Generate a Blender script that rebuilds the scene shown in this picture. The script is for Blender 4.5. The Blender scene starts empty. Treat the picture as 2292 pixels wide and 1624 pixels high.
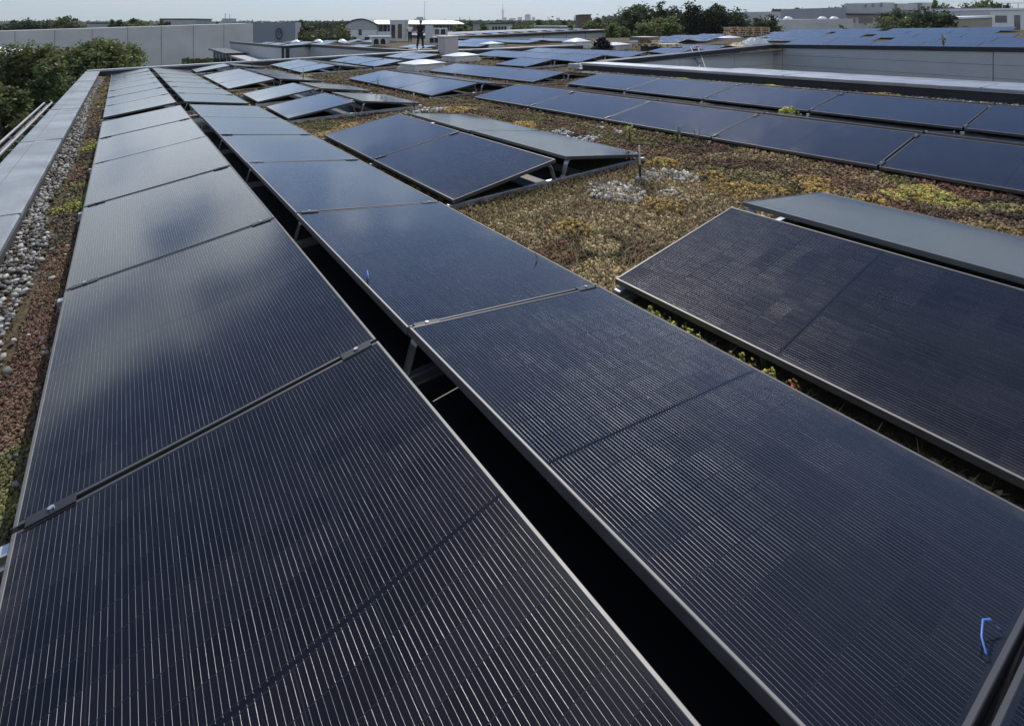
import bpy, math, random
import numpy as np
from mathutils import Vector, Matrix, Quaternion
R_ = math.radians
scn = bpy.context.scene
COL = scn.collection
# ------------------------------------------------------------------ camera, sky, sun, exposure
H, YAW, FPX, PW, PH, CY = 1.55639, .624068, 1217.58, 2292., 1624., -758.535
cam = bpy.data.objects.new('camera', bpy.data.cameras.new('camera')); COL.objects.link(cam)
cam.location = (0, 0, H); cam.rotation_euler = (R_(90), 0, -YAW)
cam.data.sensor_width = 36; cam.data.lens = 36 * FPX / PW; cam.data.shift_y = CY / PW
cam.data.clip_start = .05; cam.data.clip_end = 30000
scn.camera = cam
SUN_AZ, SUN_EL = 34., 47.5
sund = Vector((math.cos(R_(SUN_EL)) * math.sin(R_(SUN_AZ)), math.cos(R_(SUN_EL)) * math.cos(R_(SUN_AZ)), math.sin(R_(SUN_EL))))
sun = bpy.data.objects.new('sun', bpy.data.lights.new('sun', 'SUN')); COL.objects.link(sun)
sun.data.energy = 4.0; sun.data.angle = R_(.5); sun.data.color = (1, .94, .85)
sun.rotation_euler = sund.to_track_quat('Z', 'Y').to_euler()
scn.view_settings.view_transform = 'Standard'; scn.view_settings.look = 'None'
scn.view_settings.exposure = 0.15; scn.view_settings.gamma = 1


class NT:
    """small helper for building node trees"""
    def __init__(s, tree):
        s.t = tree; s.n = tree.nodes; s.l = tree.links; s.n.clear()

    def node(s, typ, **kw):
        nd = s.n.new(typ)
        for k, v in kw.items():
            if k.startswith('i_'):
                nd.inputs[k[2:].replace('_', ' ')].default_value = v
            else:
                setattr(nd, k, v)
        return nd

    def put(s, sock, v):
        if isinstance(v, (int, float)): sock.default_value = v
        elif isinstance(v, (tuple, list)):
            sock.default_value = tuple(v) + ((1,) if len(v) == 3 and len(sock.default_value) == 4 else ())
        else: s.l.new(v, sock)

    def m(s, op, a, b=0., c=None):
        nd = s.node('ShaderNodeMath', operation=op)
        s.put(nd.inputs[0], a); s.put(nd.inputs[1], b)
        if c is not None: s.put(nd.inputs[2], c)
        return nd.outputs[0]

    def vm(s, op, a, b=None, scale=None):
        nd = s.node('ShaderNodeVectorMath', operation=op)
        s.put(nd.inputs[0], a)
        if b is not None: s.put(nd.inputs[1], b)
        if scale is not None: s.put(nd.inputs['Scale'], scale)
        return nd.outputs[0]

    def mix(s, f, a, b):
        nd = s.node('ShaderNodeMix', data_type='RGBA')
        s.put(nd.inputs['Factor'], f); s.put(nd.inputs['A'], a); s.put(nd.inputs['B'], b)
        return nd.outputs['Result']

    def noise(s, vec, scale, detail=4, rough=.55, dist=0.):
        nd = s.node('ShaderNodeTexNoise')
        if vec is not None: s.l.new(vec, nd.inputs['Vector'])
        nd.inputs['Scale'].default_value = scale; nd.inputs['Detail'].default_value = detail
        nd.inputs['Roughness'].default_value = rough; nd.inputs['Distortion'].default_value = dist
        return nd.outputs['Fac']

    def ramp(s, f, *stops):
        nd = s.node('ShaderNodeValToRGB'); e = nd.color_ramp.elements
        while len(e) < len(stops): e.new(.5)
        for el, (p, c) in zip(e, stops):
            el.position = p; el.color = (c, c, c, 1) if isinstance(c, (int, float)) else tuple(c) + (1,)
        s.l.new(f, nd.inputs['Fac']); return nd.outputs['Color']

    def sep(s, v):
        nd = s.node('ShaderNodeSeparateXYZ'); s.l.new(v, nd.inputs[0]); return nd.outputs

    def comb(s, x, y, z):
        nd = s.node('ShaderNodeCombineXYZ')
        for i, v in enumerate((x, y, z)): s.put(nd.inputs[i], v)
        return nd.outputs[0]


# world: Nishita sky with thin broken cloud
world = bpy.data.worlds.new('World'); scn.world = world; world.use_nodes = True
w = NT(world.node_tree)
sky = w.node('ShaderNodeTexSky', sky_type='NISHITA', sun_disc=False, sun_elevation=R_(SUN_EL), sun_rotation=R_(SUN_AZ),
             altitude=20, air_density=1.0, dust_density=.15, ozone_density=2.2)
gen = w.node('ShaderNodeTexCoord').outputs['Generated']
sx_, sy_, sz_ = w.sep(gen)
zz = w.m('MAXIMUM', w.m('ADD', sz_, .09), .05)
cv = w.comb(w.m('DIVIDE', sx_, zz), w.m('DIVIDE', sy_, zz), 0.)
n1 = w.noise(cv, 2.1, 5, .5, .5)
n2 = w.noise(cv, .35, 2, .5)
cx_, cy_, _z = w.sep(cv)
def clamp01(v): return w.m('MINIMUM', w.m('MAXIMUM', v, 0.), 1.)
# a bank of cloud low in the north-west breaks up overhead and towards the sun
bias = w.m('MULTIPLY', clamp01(w.m('DIVIDE', w.m('SUBTRACT', cy_, 1.0), 1.7)), .30)
bias = w.m('SUBTRACT', bias, w.m('MULTIPLY', clamp01(w.m('MULTIPLY', w.m('SUBTRACT', cx_, .28), 1.3)), .25))
bias = w.m('MULTIPLY', bias, w.m('SUBTRACT', 1., w.m('MULTIPLY', clamp01(w.m('DIVIDE', w.m('SUBTRACT', cy_, 4.), 2.5)), .55)))
bias = w.m('ADD', bias, w.m('MULTIPLY', clamp01(w.m('MULTIPLY', cy_, -1.2)), .26))     # cloud added behind the viewer as fill for shaded walls
cover = w.m('ADD', w.m('ADD', n1, w.m('MULTIPLY', w.m('SUBTRACT', n2, .5), .45)), w.m('SUBTRACT', bias, .11))
cl = w.node('ShaderNodeMapRange'); w.l.new(cover, cl.inputs['Value'])
cl.inputs['From Min'].default_value = .50; cl.inputs['From Max'].default_value = .64
cf = w.m('MULTIPLY', cl.outputs['Result'], .85)
cloudcol = w.mix(n2, (4.7, 5.3, 5.8), (6.0, 6.4, 6.7))
dt = w.node('ShaderNodeVectorMath', operation='DOT_PRODUCT'); w.l.new(gen, dt.inputs[0]); dt.inputs[1].default_value = tuple(sund)
glow = w.m('ADD', 1., w.m('MULTIPLY', w.m('POWER', w.m('MAXIMUM', dt.outputs['Value'], 0.), 3.), 1.7))
glow = w.m('MULTIPLY', glow, w.m('ADD', 1., w.m('MULTIPLY', clamp01(w.m('DIVIDE', w.m('SUBTRACT', sz_, .03), .09)), 1.05)))
cloudcol = w.vm('SCALE', cloudcol, scale=glow)
tinted = w.vm('MULTIPLY', sky.outputs['Color'], (.72, .87, 1.16))
skyc = w.mix(cf, tinted, cloudcol)
stv = w.comb(w.m('MULTIPLY', sx_, 2.4), w.m('MULTIPLY', sy_, 2.4), w.m('MULTIPLY', sz_, 30.))
streak = w.ramp(w.noise(stv, 1.5, 6, .58, .6), (.46, 0.), (.66, 1.))
streak = w.m('MULTIPLY', streak, w.m('SUBTRACT', 1., clamp01(w.m('DIVIDE', sz_, .16))))
skyc = w.mix(w.m('MULTIPLY', streak, .8), skyc, (8.5, 8.1, 7.9))
skyc = w.vm('MULTIPLY', skyc, w.mix(clamp01(w.m('DIVIDE', w.m('SUBTRACT', sz_, .012), .085)), (.70, .78, .81), (1., 1., 1.)))     # dull air low over the town
bg = w.node('ShaderNodeBackground'); w.l.new(skyc, bg.inputs['Color']); bg.inputs['Strength'].default_value = .085
wo = w.node('ShaderNodeOutputWorld'); w.l.new(bg.outputs[0], wo.inputs['Surface'])

# ------------------------------------------------------------------ space helpers
SX, SY = .0221147, -.0159237            # fall of the flat roof
def RZ(x, y): return SX * x + SY * y
RN = Vector((-SX, -SY, 1)).normalized()
RQ = Vector((0, 0, 1)).rotation_difference(RN)
FWD = Vector((math.sin(YAW), math.cos(YAW), 0)); RGT = Vector((math.cos(YAW), -math.sin(YAW), 0))
def at(px, py, d):
    """point seen at picture position (px, py of 2292 x 1624) at forward distance d"""
    p = FWD * d + RGT * ((px - PW / 2) / FPX * d); p.z = H + (PH / 2 + CY - py) / FPX * d
    return p
def lat(px, d, z):
    p = at(px, 0, d); p.z = z; return p


# ------------------------------------------------------------------ materials
MATS = {}
def pmat(name, col, rough=.6, metal=0., spec=.5, bump=0., bscale=20., var=0., vscale=4., coord='Object', col2=None, detail=5):
    if name in MATS: return MATS[name]
    m = bpy.data.materials.new(name); m.use_nodes = True; t = NT(m.node_tree)
    b = t.node('ShaderNodeBsdfPrincipled'); o = t.node('ShaderNodeOutputMaterial'); t.l.new(b.outputs[0], o.inputs[0])
    b.inputs['Roughness'].default_value = rough; b.inputs['Metallic'].default_value = metal
    b.inputs['Specular IOR Level'].default_value = spec
    tc = t.node('ShaderNodeTexCoord').outputs[coord]
    if var or col2:
        n = t.noise(tc, vscale, detail, .6)
        c2 = col2 or tuple(min(1, c * (1 + var)) for c in col); c1 = col if col2 else tuple(c * (1 - var) for c in col)
        f = t.ramp(n, (.3, 0.), (.7, 1.))
        t.l.new(t.mix(f, c1, c2), b.inputs['Base Color'])
        t.l.new(t.m('ADD', t.m('MULTIPLY', n, .25), rough - .12), b.inputs['Roughness'])
    else: b.inputs['Base Color'].default_value = tuple(col) + (1,)
    if bump:
        n = t.noise(tc, bscale, 6, .6); bp = t.node('ShaderNodeBump'); bp.inputs['Strength'].default_value = bump
        bp.inputs['Distance'].default_value = .02; t.l.new(n, bp.inputs['Height']); t.l.new(bp.outputs[0], b.inputs['Normal'])
    MATS[name] = m; return m


def attr_mat(name, rough=.8, transl=0., spec=.3, var=.25, vscale=9.):
    """colour from the mesh attribute 'tint', mottled by noise"""
    if name in MATS: return MATS[name]
    m = bpy.data.materials.new(name); m.use_nodes = True; t = NT(m.node_tree)
    b = t.node('ShaderNodeBsdfPrincipled'); o = t.node('ShaderNodeOutputMaterial')
    a = t.node('ShaderNodeAttribute', attribute_name='tint')
    n = t.noise(t.node('ShaderNodeTexCoord').outputs['Object'], vscale, 3)
    k = t.m('ADD', t.m('MULTIPLY', n, 2 * var), 1 - var)
    c = t.vm('SCALE', a.outputs['Color'], scale=k)
    t.l.new(c, b.inputs['Base Color']); b.inputs['Roughness'].default_value = rough; b.inputs['Specular IOR Level'].default_value = spec
    if transl:
        tr = t.node('ShaderNodeBsdfTranslucent'); t.l.new(c, tr.inputs['Color'])
        mx = t.node('ShaderNodeMixShader'); mx.inputs[0].default_value = transl
        t.l.new(b.outputs[0], mx.inputs[1]); t.l.new(tr.outputs[0], mx.inputs[2]); t.l.new(mx.outputs[0], o.inputs[0])
    else: t.l.new(b.outputs[0], o.inputs[0])
    MATS[name] = m; return m


PWD, PLN, STEP, TILT = 1.134, 1.82, 1.84, .1397
def make_cell_mat():
    m = bpy.data.materials.new('solar_cells'); m.use_nodes = True; t = NT(m.node_tree)
    tc = t.node('ShaderNodeTexCoord').outputs['Object']; x, y, z = t.sep(tc)
    rnd = t.node('ShaderNodeObjectInfo').outputs['Random']
    cw, ch = (PWD - .036) / 6, (PLN - .036 - .022) / 20
    u = t.m('DIVIDE', t.m('SUBTRACT', x, .018), cw)
    half = t.m('GREATER_THAN', y, PLN / 2)
    v = t.m('DIVIDE', t.m('SUBTRACT', t.m('SUBTRACT', y, .018), t.m('MULTIPLY', half, .022)), ch)
    fu, fv = t.m('FRACT', u), t.m('FRACT', v); iu, iv = t.m('FLOOR', u), t.m('FLOOR', v)
    mid = t.m('LESS_THAN', t.m('ABSOLUTE', t.m('SUBTRACT', y, PLN / 2)), .0052)
    inside = t.m('MULTIPLY', t.m('MULTIPLY', t.m('GREATER_THAN', u, 0.), t.m('LESS_THAN', u, 6.)),
                 t.m('MULTIPLY', t.m('GREATER_THAN', v, 0.), t.m('LESS_THAN', v, 20.)))
    gapu = t.m('GREATER_THAN', t.m('ABSOLUTE', t.m('SUBTRACT', fu, .5)), .5 - .0016 / cw)
    gapv = t.m('GREATER_THAN', t.m('ABSOLUTE', t.m('SUBTRACT', fv, .5)), .5 - .0011 / ch)
    gap = t.m('MAXIMUM', t.m('MAXIMUM', gapu, gapv), t.m('SUBTRACT', 1., inside))
    # 13 round conductor wires per cell, running along the long side
    wv = t.m('SUBTRACT', t.m('FRACT', t.m('MULTIPLY', fu, 13.)), .5)
    HW = .033
    wire = t.m('LESS_THAN', t.m('ABSOLUTE', wv), HW)
    wire = t.m('MULTIPLY', wire, t.m('SUBTRACT', 1., t.m('MAXIMUM', gapv, mid)))
    wire = t.m('MULTIPLY', wire, t.m('MULTIPLY', inside, t.m('SUBTRACT', 1., gapu)))
    wn = t.node('ShaderNodeTexWhiteNoise', noise_dimensions='3D')
    t.l.new(t.comb(t.m('ADD', iu, t.m('MULTIPLY', rnd, 91.)), iv, half), wn.inputs['Vector'])
    cr, cg, cb = t.sep(wn.outputs['Color'])
    wn2 = t.node('ShaderNodeTexWhiteNoise', noise_dimensions='3D')
    t.l.new(t.comb(t.m('FLOOR', t.m('MULTIPLY', u, 13.)), iv, t.m('MULTIPLY', rnd, 37.)), wn2.inputs['Vector'])
    wr = wn2.outputs['Value']
    geo = t.node('ShaderNodeNewGeometry').outputs['Normal']
    def toworld(vec):
        nd = t.node('ShaderNodeVectorTransform', vector_type='VECTOR', convert_from='OBJECT', convert_to='WORLD')
        t.put(nd.inputs[0], vec); return nd.outputs[0]
    ax, ay = toworld((1, 0, 0)), toworld((0, 1, 0))
    # gentle waviness of glass and laminate
    wob1 = t.m('SUBTRACT', t.noise(tc, 1.3, 2), .5); wob2 = t.m('SUBTRACT', t.noise(t.vm('ADD', tc, (7.3, 2.2, 0)), 1.1, 2), .5)
    jit1 = t.m('SUBTRACT', cr, .5); jit2 = t.m('SUBTRACT', cg, .5)
    gn = t.vm('NORMALIZE', t.vm('ADD', geo, t.vm('ADD', t.vm('SCALE', ax, scale=t.m('MULTIPLY', wob1, .022)), t.vm('SCALE', ay, scale=t.m('MULTIPLY', wob2, .022)))))
    wk = t.m('MULTIPLY', wv, 1.25 / HW)
    yk = t.m('ADD', t.m('MULTIPLY', jit2, .09), t.m('MULTIPLY', t.m('SUBTRACT', wr, .5), .02))
    wnrm = t.vm('NORMALIZE', t.vm('ADD', gn, t.vm('ADD', t.vm('SCALE', ax, scale=t.m('ADD', wk, t.m('MULTIPLY', jit1, .16))), t.vm('SCALE', ay, scale=yk))))
    # cell colour
    dust = t.noise(tc, 3.1, 6, .65)
    dust2 = t.noise(t.vm('ADD', tc, t.comb(t.m('MULTIPLY', rnd, 50.), 0., 0.)), 1.1, 3)
    cell = t.mix(cb, (.0032, .0030, .0040), (.0078, .0072, .0096))
    cell = t.mix(gap, cell, (.012, .0125, .016))
    cell = t.mix(mid, cell, (.004, .0045, .007))
    cell = t.mix(t.m('MULTIPLY', t.ramp(t.m('MULTIPLY', dust, dust2), (.15, 0.), (.45, 1.)), t.m('ADD', .012, t.m('MULTIPLY', rnd, .03))), cell, (.30, .27, .24))
    edge = t.m('MULTIPLY', t.m('MAXIMUM', t.m('SUBTRACT', 1., t.m('DIVIDE', x, .075)), 0.), t.ramp(t.noise(tc, 9., 5, .7), (.35, 0.), (.75, 1.)))
    cell = t.mix(t.m('MULTIPLY', edge, .16), cell, (.26, .23, .19))
    spots = t.ramp(t.noise(t.vm('ADD', tc, t.comb(t.m('MULTIPLY', rnd, 31.), 3., 0.)), 26., 2, .4), (.77, 0.), (.80, 1.))
    cell = t.mix(t.m('MULTIPLY', spots, .22), cell, (.4, .38, .34))
    b = t.node('ShaderNodeBsdfPrincipled')
    t.l.new(cell, b.inputs['Base Color']); b.inputs['IOR'].default_value = 1.5
    b.inputs['Specular IOR Level'].default_value = .30
    t.l.new(t.m('ADD', .085, t.m('MULTIPLY', dust2, .06)), b.inputs['Roughness']); t.l.new(gn, b.inputs['Normal'])
    wb = t.node('ShaderNodeBsdfPrincipled'); wb.inputs['Metallic'].default_value = 1.
    t.l.new(t.mix(wr, (.12, .117, .113), (.30, .293, .283)), wb.inputs['Base Color']); wb.inputs['Roughness'].default_value = .31
    t.l.new(wnrm, wb.inputs['Normal']); wb.inputs['Coat Weight'].default_value = .8; wb.inputs['Coat Roughness'].default_value = .1
    t.l.new(gn, wb.inputs['Coat Normal'])
    mx = t.node('ShaderNodeMixShader'); t.l.new(wire, mx.inputs[0]); t.l.new(b.outputs[0], mx.inputs[1]); t.l.new(wb.outputs[0], mx.inputs[2])
    o = t.node('ShaderNodeOutputMaterial'); t.l.new(mx.outputs[0], o.inputs[0])
    MATS['cells'] = m; return m
CELLS = make_cell_mat()
FRAME = pmat('anodised_frame', (.165, .163, .16), .56, .85, var=.12, vscale=14)
ALU = pmat('mill_aluminium', (.55, .56, .57), .42, 1., var=.15, vscale=9)
DARKMETAL = pmat('dark_clamp_metal', (.05, .05, .055), .4, .8)
BOLT = pmat('stainless_bolt', (.72, .72, .70), .3, 1.)
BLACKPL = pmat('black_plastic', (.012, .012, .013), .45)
ZINC = pmat('zinc_sheet', (.215, .235, .255), .5, .45, var=.38, vscale=1.7, bump=.12, bscale=3)
COPING = pmat('dark_coping_sheet', (.028, .033, .042), .5, .3, var=.2, vscale=1.5)
LIGHTCAP = pmat('pale_metal_cap', (.38, .39, .405), .36, .7, var=.1, vscale=2)
def _specks(m):
    t = m.node_tree; b = next(n for n in t.nodes if n.type == 'BSDF_PRINCIPLED'); src = b.inputs['Base Color'].links[0].from_socket
    k = NT.__new__(NT); k.t = t; k.n = t.nodes; k.l = t.links
    tc = k.node('ShaderNodeTexCoord').outputs['Object']
    sp = k.ramp(k.noise(tc, 11., 3, .6), (.66, 0.), (.72, 1.)); st = k.ramp(k.noise(k.vm('MULTIPLY', tc, (9., .8, 1.)), 1.4, 5, .65), (.5, 0.), (.75, 1.))
    c = k.mix(k.m('MULTIPLY', sp, .55), src, (.10, .095, .085)); c = k.mix(k.m('MULTIPLY', st, .3), c, (.12, .12, .115)); t.links.new(c, b.inputs['Base Color'])
_specks(ZINC); _specks(LIGHTCAP)
MEMBR = pmat('bitumen_upstand', (.035, .036, .038), .8, var=.25, vscale=5)
PANELWALL = pmat('grey_wall_panel', (.47, .475, .475), .55, .1, var=.06, vscale=.9)
CONC = pmat('weathered_concrete', (.52, .515, .50), .85, var=.12, vscale=.25, bump=.1)
WHITEWALL = pmat('white_render_wall', (.62, .63, .64), .8, var=.05, vscale=.5)
DARKGLASS = pmat('dark_window_glass', (.02, .024, .03), .08, 0., .8)
WHITEROOF = pmat('white_roof_sheet', (.78, .78, .77), .35, .1, var=.05)
ACRYL = pmat('opal_acrylic_dome', (.82, .82, .84), .22, 0., .6, var=.03)
CURB = pmat('skylight_curb', (.56, .57, .55), .5, 0., var=.08, vscale=6)
WOODP = pmat('pale_pallet_wood', (.74, .62, .44), .8, var=.3, vscale=7)
WOODB = pmat('old_pallet_wood', (.52, .37, .26), .85, var=.35, vscale=6)
CARD = pmat('brown_cardboard', (.23, .14, .085), .85, var=.1)
BRICK = pmat('dark_brick', (.13, .075, .06), .85, var=.2, vscale=8)
GREYB = pmat('grey_facade', (.36, .37, .38), .8, var=.08, vscale=.4)
HAZEB = pmat('hazed_facade', (.30, .33, .37), .9, var=.06, vscale=.05)  # pale skyline haze put into the facade colour
BARK = pmat('bark', (.06, .048, .035), .9, var=.3, vscale=6, bump=.5)


# ------------------------------------------------------------------ mesh builder
class MB:
    def __init__(s): s.v = []; s.f = []; s.mi = []; s.cur = 0

    def add(s, vs, fs, M=None):
        o = len(s.v)
        s.v += [tuple(M @ Vector(v)) if M is not None else tuple(v) for v in vs]
        s.f += [tuple(i + o for i in f) for f in fs]; s.mi += [s.cur] * len(fs); return s

    def box(s, a, b, M=None, ch=0.):
        (x0, y0, z0), (x1, y1, z1) = a, b
        if not ch:
            v = [(x0, y0, z0), (x1, y0, z0), (x1, y1, z0), (x0, y1, z0), (x0, y0, z1), (x1, y0, z1), (x1, y1, z1), (x0, y1, z1)]
            return s.add(v, [(0, 3, 2, 1), (4, 5, 6, 7), (0, 1, 5, 4), (1, 2, 6, 5), (2, 3, 7, 6), (3, 0, 4, 7)], M)
        c = ch; z2 = z1 - c
        v = [(x0, y0, z0), (x1, y0, z0), (x1, y1, z0), (x0, y1, z0), (x0, y0, z2), (x1, y0, z2), (x1, y1, z2), (x0, y1, z2),
             (x0 + c, y0 + c, z1), (x1 - c, y0 + c, z1), (x1 - c, y1 - c, z1), (x0 + c, y1 - c, z1)]
        return s.add(v, [(0, 3, 2, 1), (0, 1, 5, 4), (1, 2, 6, 5), (2, 3, 7, 6), (3, 0, 4, 7),
                         (4, 5, 9, 8), (5, 6, 10, 9), (6, 7, 11, 10), (7, 4, 8, 11), (8, 9, 10, 11)], M)

    def tube(s, pts, r, n=8, M=None):
        pts = [Vector(p) for p in pts]; rs = r if isinstance(r, (list, tuple)) else [r] * len(pts)
        vs = []; fs = []
        for i, p in enumerate(pts):
            d = (pts[min(i + 1, len(pts) - 1)] - pts[max(i - 1, 0)]).normalized()
            a = d.orthogonal().normalized(); b = d.cross(a)
            for k in range(n):
                th = 2 * math.pi * k / n; vs.append(p + (a * math.cos(th) + b * math.sin(th)) * rs[i])
        for i in range(len(pts) - 1):
            for k in range(n):
                fs.append((i * n + k, i * n + (k + 1) % n, (i + 1) * n + (k + 1) % n, (i + 1) * n + k))
        fs.append(tuple(range(n - 1, -1, -1))); fs.append(tuple(range((len(pts) - 1) * n, len(pts) * n)))
        return s.add(vs, fs, M)

    def prism(s, poly, z0, z1, M=None):
        n = len(poly)
        vs = [(p[0], p[1], z0) for p in poly] + [(p[0], p[1], z1) for p in poly]
        fs = [tuple(range(n - 1, -1, -1)), tuple(range(n, 2 * n))] + [(i, (i + 1) % n, n + (i + 1) % n, n + i) for i in range(n)]
        return s.add(vs, fs, M)

    def mesh(s, name, mats, smooth=False):
        me = bpy.data.meshes.new(name); me.from_pydata(s.v, [], s.f); me.update()
        for m in (mats if isinstance(mats, (list, tuple)) else [mats]): me.materials.append(m)
        if any(s.mi): me.polygons.foreach_set('material_index', s.mi)
        if smooth: me.polygons.foreach_set('use_smooth', [True] * len(me.polygons))
        return me

    def build(s, name, mats, parent=None, smooth=False, M=None):
        return link(name, s.mesh(name, mats, smooth), parent, M)


def link(name, data, parent=None, M=None):
    o = bpy.data.objects.new(name, data); COL.objects.link(o)
    if parent: o.parent = parent
    if M is not None: o.matrix_local = M
    return o
def tag(o, label, cat, group=None):
    o['label'] = label; o['category'] = cat
    if group: o['group'] = group
    return o
def thing(name, label, cat, loc=(0, 0, 0), group=None, rz=0., M=None):
    o = bpy.data.objects.new(name, None); COL.objects.link(o); o.empty_display_size = .2
    if M is not None: o.matrix_world = M
    else: o.location = loc; o.rotation_euler = (0, 0, rz)
    return tag(o, label, cat, group)
def struct(o, kind='structure'): o['kind'] = kind; return o
def onroof(x, y, rz=0., dz=0.):
    return Matrix.Translation((x, y, RZ(x, y) + dz)) @ RQ.to_matrix().to_4x4() @ Matrix.Rotation(rz, 4, 'Z')
def npmesh(name, V, F, mat, tint=None, smooth=False):
    """V (n,3), F (m,k) arrays, tint (m,3) per-face colours"""
    me = bpy.data.meshes.new(name); n, m, k = len(V), len(F), F.shape[1]
    me.vertices.add(n); me.vertices.foreach_set('co', V.astype(np.float32).ravel())
    me.loops.add(m * k); me.loops.foreach_set('vertex_index', F.astype(np.int32).ravel())
    me.polygons.add(m); me.polygons.foreach_set('loop_start', np.arange(0, m * k, k, dtype=np.int32))
    me.polygons.foreach_set('loop_total', np.full(m, k, dtype=np.int32))
    if smooth: me.polygons.foreach_set('use_smooth', np.ones(m, dtype=bool))
    me.update(calc_edges=True)
    if tint is not None:
        a = me.attributes.new('tint', 'FLOAT_COLOR', 'FACE')
        a.data.foreach_set('color', np.concatenate([tint, np.ones((m, 1))], 1).astype(np.float32).ravel())
    me.materials.append(mat); return me


# ------------------------------------------------------------------ ground far below, our roof
def ground_mat():
    m = bpy.data.materials.new('distant_ground'); m.use_nodes = True; t = NT(m.node_tree)
    g = t.node('ShaderNodeTexCoord').outputs['Object']
    c = t.mix(t.ramp(t.noise(g, .02, 5), (.42, 0.), (.58, 1.)), (.045, .06, .025), (.09, .09, .088))
    b = t.node('ShaderNodeBsdfPrincipled'); t.l.new(c, b.inputs['Base Color']); b.inputs['Roughness'].default_value = .9
    o = t.node('ShaderNodeOutputMaterial'); t.l.new(b.outputs[0], o.inputs[0]); return m
GZ = -7.
gp = MB(); gp.add([(-8000, -8000, GZ), (8000, -8000, GZ), (8000, 8000, GZ), (-8000, 8000, GZ)], [(0, 1, 2, 3)])
struct(gp.build('ground', ground_mat()))

def soil_mat():
    m = bpy.data.materials.new('sedum_substrate'); m.use_nodes = True; t = NT(m.node_tree)
    g = t.node('ShaderNodeTexCoord').outputs['Object']
    n1 = t.noise(g, 1.6, 6, .65); n2 = t.noise(g, 14., 6, .7); n3 = t.noise(t.vm('ADD', g, (31, 7, 0)), .8, 4); n4 = t.noise(g, 60., 3, .7)
    c = t.mix(t.ramp(n1, (.38, 0.), (.62, 1.)), (.066, .046, .033), (.14, .108, .065))
    c = t.mix(t.ramp(n3, (.5, 0.), (.66, 1.)), c, (.088, .09, .035))
    c = t.mix(t.ramp(n2, (.45, 0.), (.75, .6)), c, (.20, .165, .11))
    c = t.mix(t.ramp(n4, (.3, .75), (.55, 0.)), c, (.018, .014, .011))
    b = t.node('ShaderNodeBsdfPrincipled'); t.l.new(c, b.inputs['Base Color']); b.inputs['Roughness'].default_value = .95
    b.inputs['Specular IOR Level'].default_value = .15
    bp = t.node('ShaderNodeBump'); bp.inputs['Strength'].default_value = 1.; bp.inputs['Distance'].default_value = .03
    t.l.new(t.m('ADD', n2, t.m('MULTIPLY', n4, .5)), bp.inputs['Height']); t.l.new(bp.outputs[0], b.inputs['Normal'])
    o = t.node('ShaderNodeOutputMaterial'); t.l.new(b.outputs[0], o.inputs[0]); return m
SOIL = soil_mat()
def R4Z(x, y): return .41 + .0194 * (13.9 - y) + .055 * (x - 25.5)
rs = MB()
def quadz(mb, x0, y0, x1, y1, f): mb.add([(x0, y0, f(x0, y0)), (x1, y0, f(x1, y0)), (x1, y1, f(x1, y1)), (x0, y1, f(x0, y1))], [(0, 1, 2, 3)])
quadz(rs, -.66, -4, 11.9, 25.5, RZ); quadz(rs, 11.9, 13.3, 26.9, 25.5, RZ)
def polyz(mb, pts): mb.add([(x, y, RZ(x, y)) for x, y in pts], [tuple(range(len(pts)))])
polyz(rs, [(13.3, 25.5), (26.9, 25.5), (40.5, 25.5), (42, 28.4), (27.1, 47.9), (13.3, 47.9)]); polyz(rs, [(11.1, 47.9), (27.1, 47.9), (31, 57), (12.2, 76)])
quadz(rs, 26.9, 19.2, 40.5, 25.5, RZ)
struct(rs.build('roof', SOIL))
r4 = MB(); quadz(r4, 25.62, -12, 38.3, 13.95, R4Z); quadz(r4, 26.9, 13.95, 38.3, 19.19, R4Z)
struct(r4.build('roof', SOIL))

# ------------------------------------------------------------------ parapets, copings and courtyard walls
def cap_run(mb, p0, p1, w_in, thick=.035, lip=.07, seam=2.0, ztop=(0, 0)):
    """sheet-metal cap from p0 to p1 (xy), w_in to its left, folded lips, raised joint straps"""
    a = Vector((p0[0], p0[1], ztop[0])); b = Vector((p1[0], p1[1], ztop[1])); d = (b - a); L = d.length; d.normalize()
    n = Vector((-d.y, d.x, 0)).normalized(); up = Vector((0, 0, 1))
    M = Matrix((d.to_4d(), n.to_4d(), (d.cross(n)).to_4d(), (0, 0, 0, 1))).transposed(); M.translation = a
    for r in range(3): M[3][r] = 0
    prof = [(0, -lip), (0, -.012), (.012, 0), (w_in * .62, .004), (w_in * .65, .0), (w_in - .012, .0), (w_in, -.012), (w_in, -lip)]
    k = len(prof); vs = [(x, y, z) for x in (0, L) for y, z in prof]
    mb.add(vs, [(i, k + i, k + i + 1, i + 1) for i in range(k - 1)] + [tuple(range(k)), tuple(range(2 * k - 1, k - 1, -1)), (0, k - 1, 2 * k - 1, k)], M)
    x = seam * .6
    while x < L - .1:
        mb.box((x - .012, -.002 if w_in > 0 else w_in - .002, -lip * .9), (x + .012, max(w_in, 0) + .002, .0065), M); x += seam
def wall_run(mb, p0, p1, w, z0, z1):
    a = Vector((p0[0], p0[1], 0)); b = Vector((p1[0], p1[1], 0)); d = (b - a); L = d.length; d.normalize(); n = Vector((-d.y, d.x, 0))
    q = [a, b, b + n * w, a + n * w]; zt = [z1[0], z1[1], z1[1], z1[0]]
    mb.add([(p.x, p.y, z0) for p in q] + [(p.x, p.y, z) for p, z in zip(q, zt)],
           [(0, 3, 2, 1), (4, 5, 6, 7), (0, 1, 5, 4), (1, 2, 6, 5), (2, 3, 7, 6), (3, 0, 4, 7)])

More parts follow.
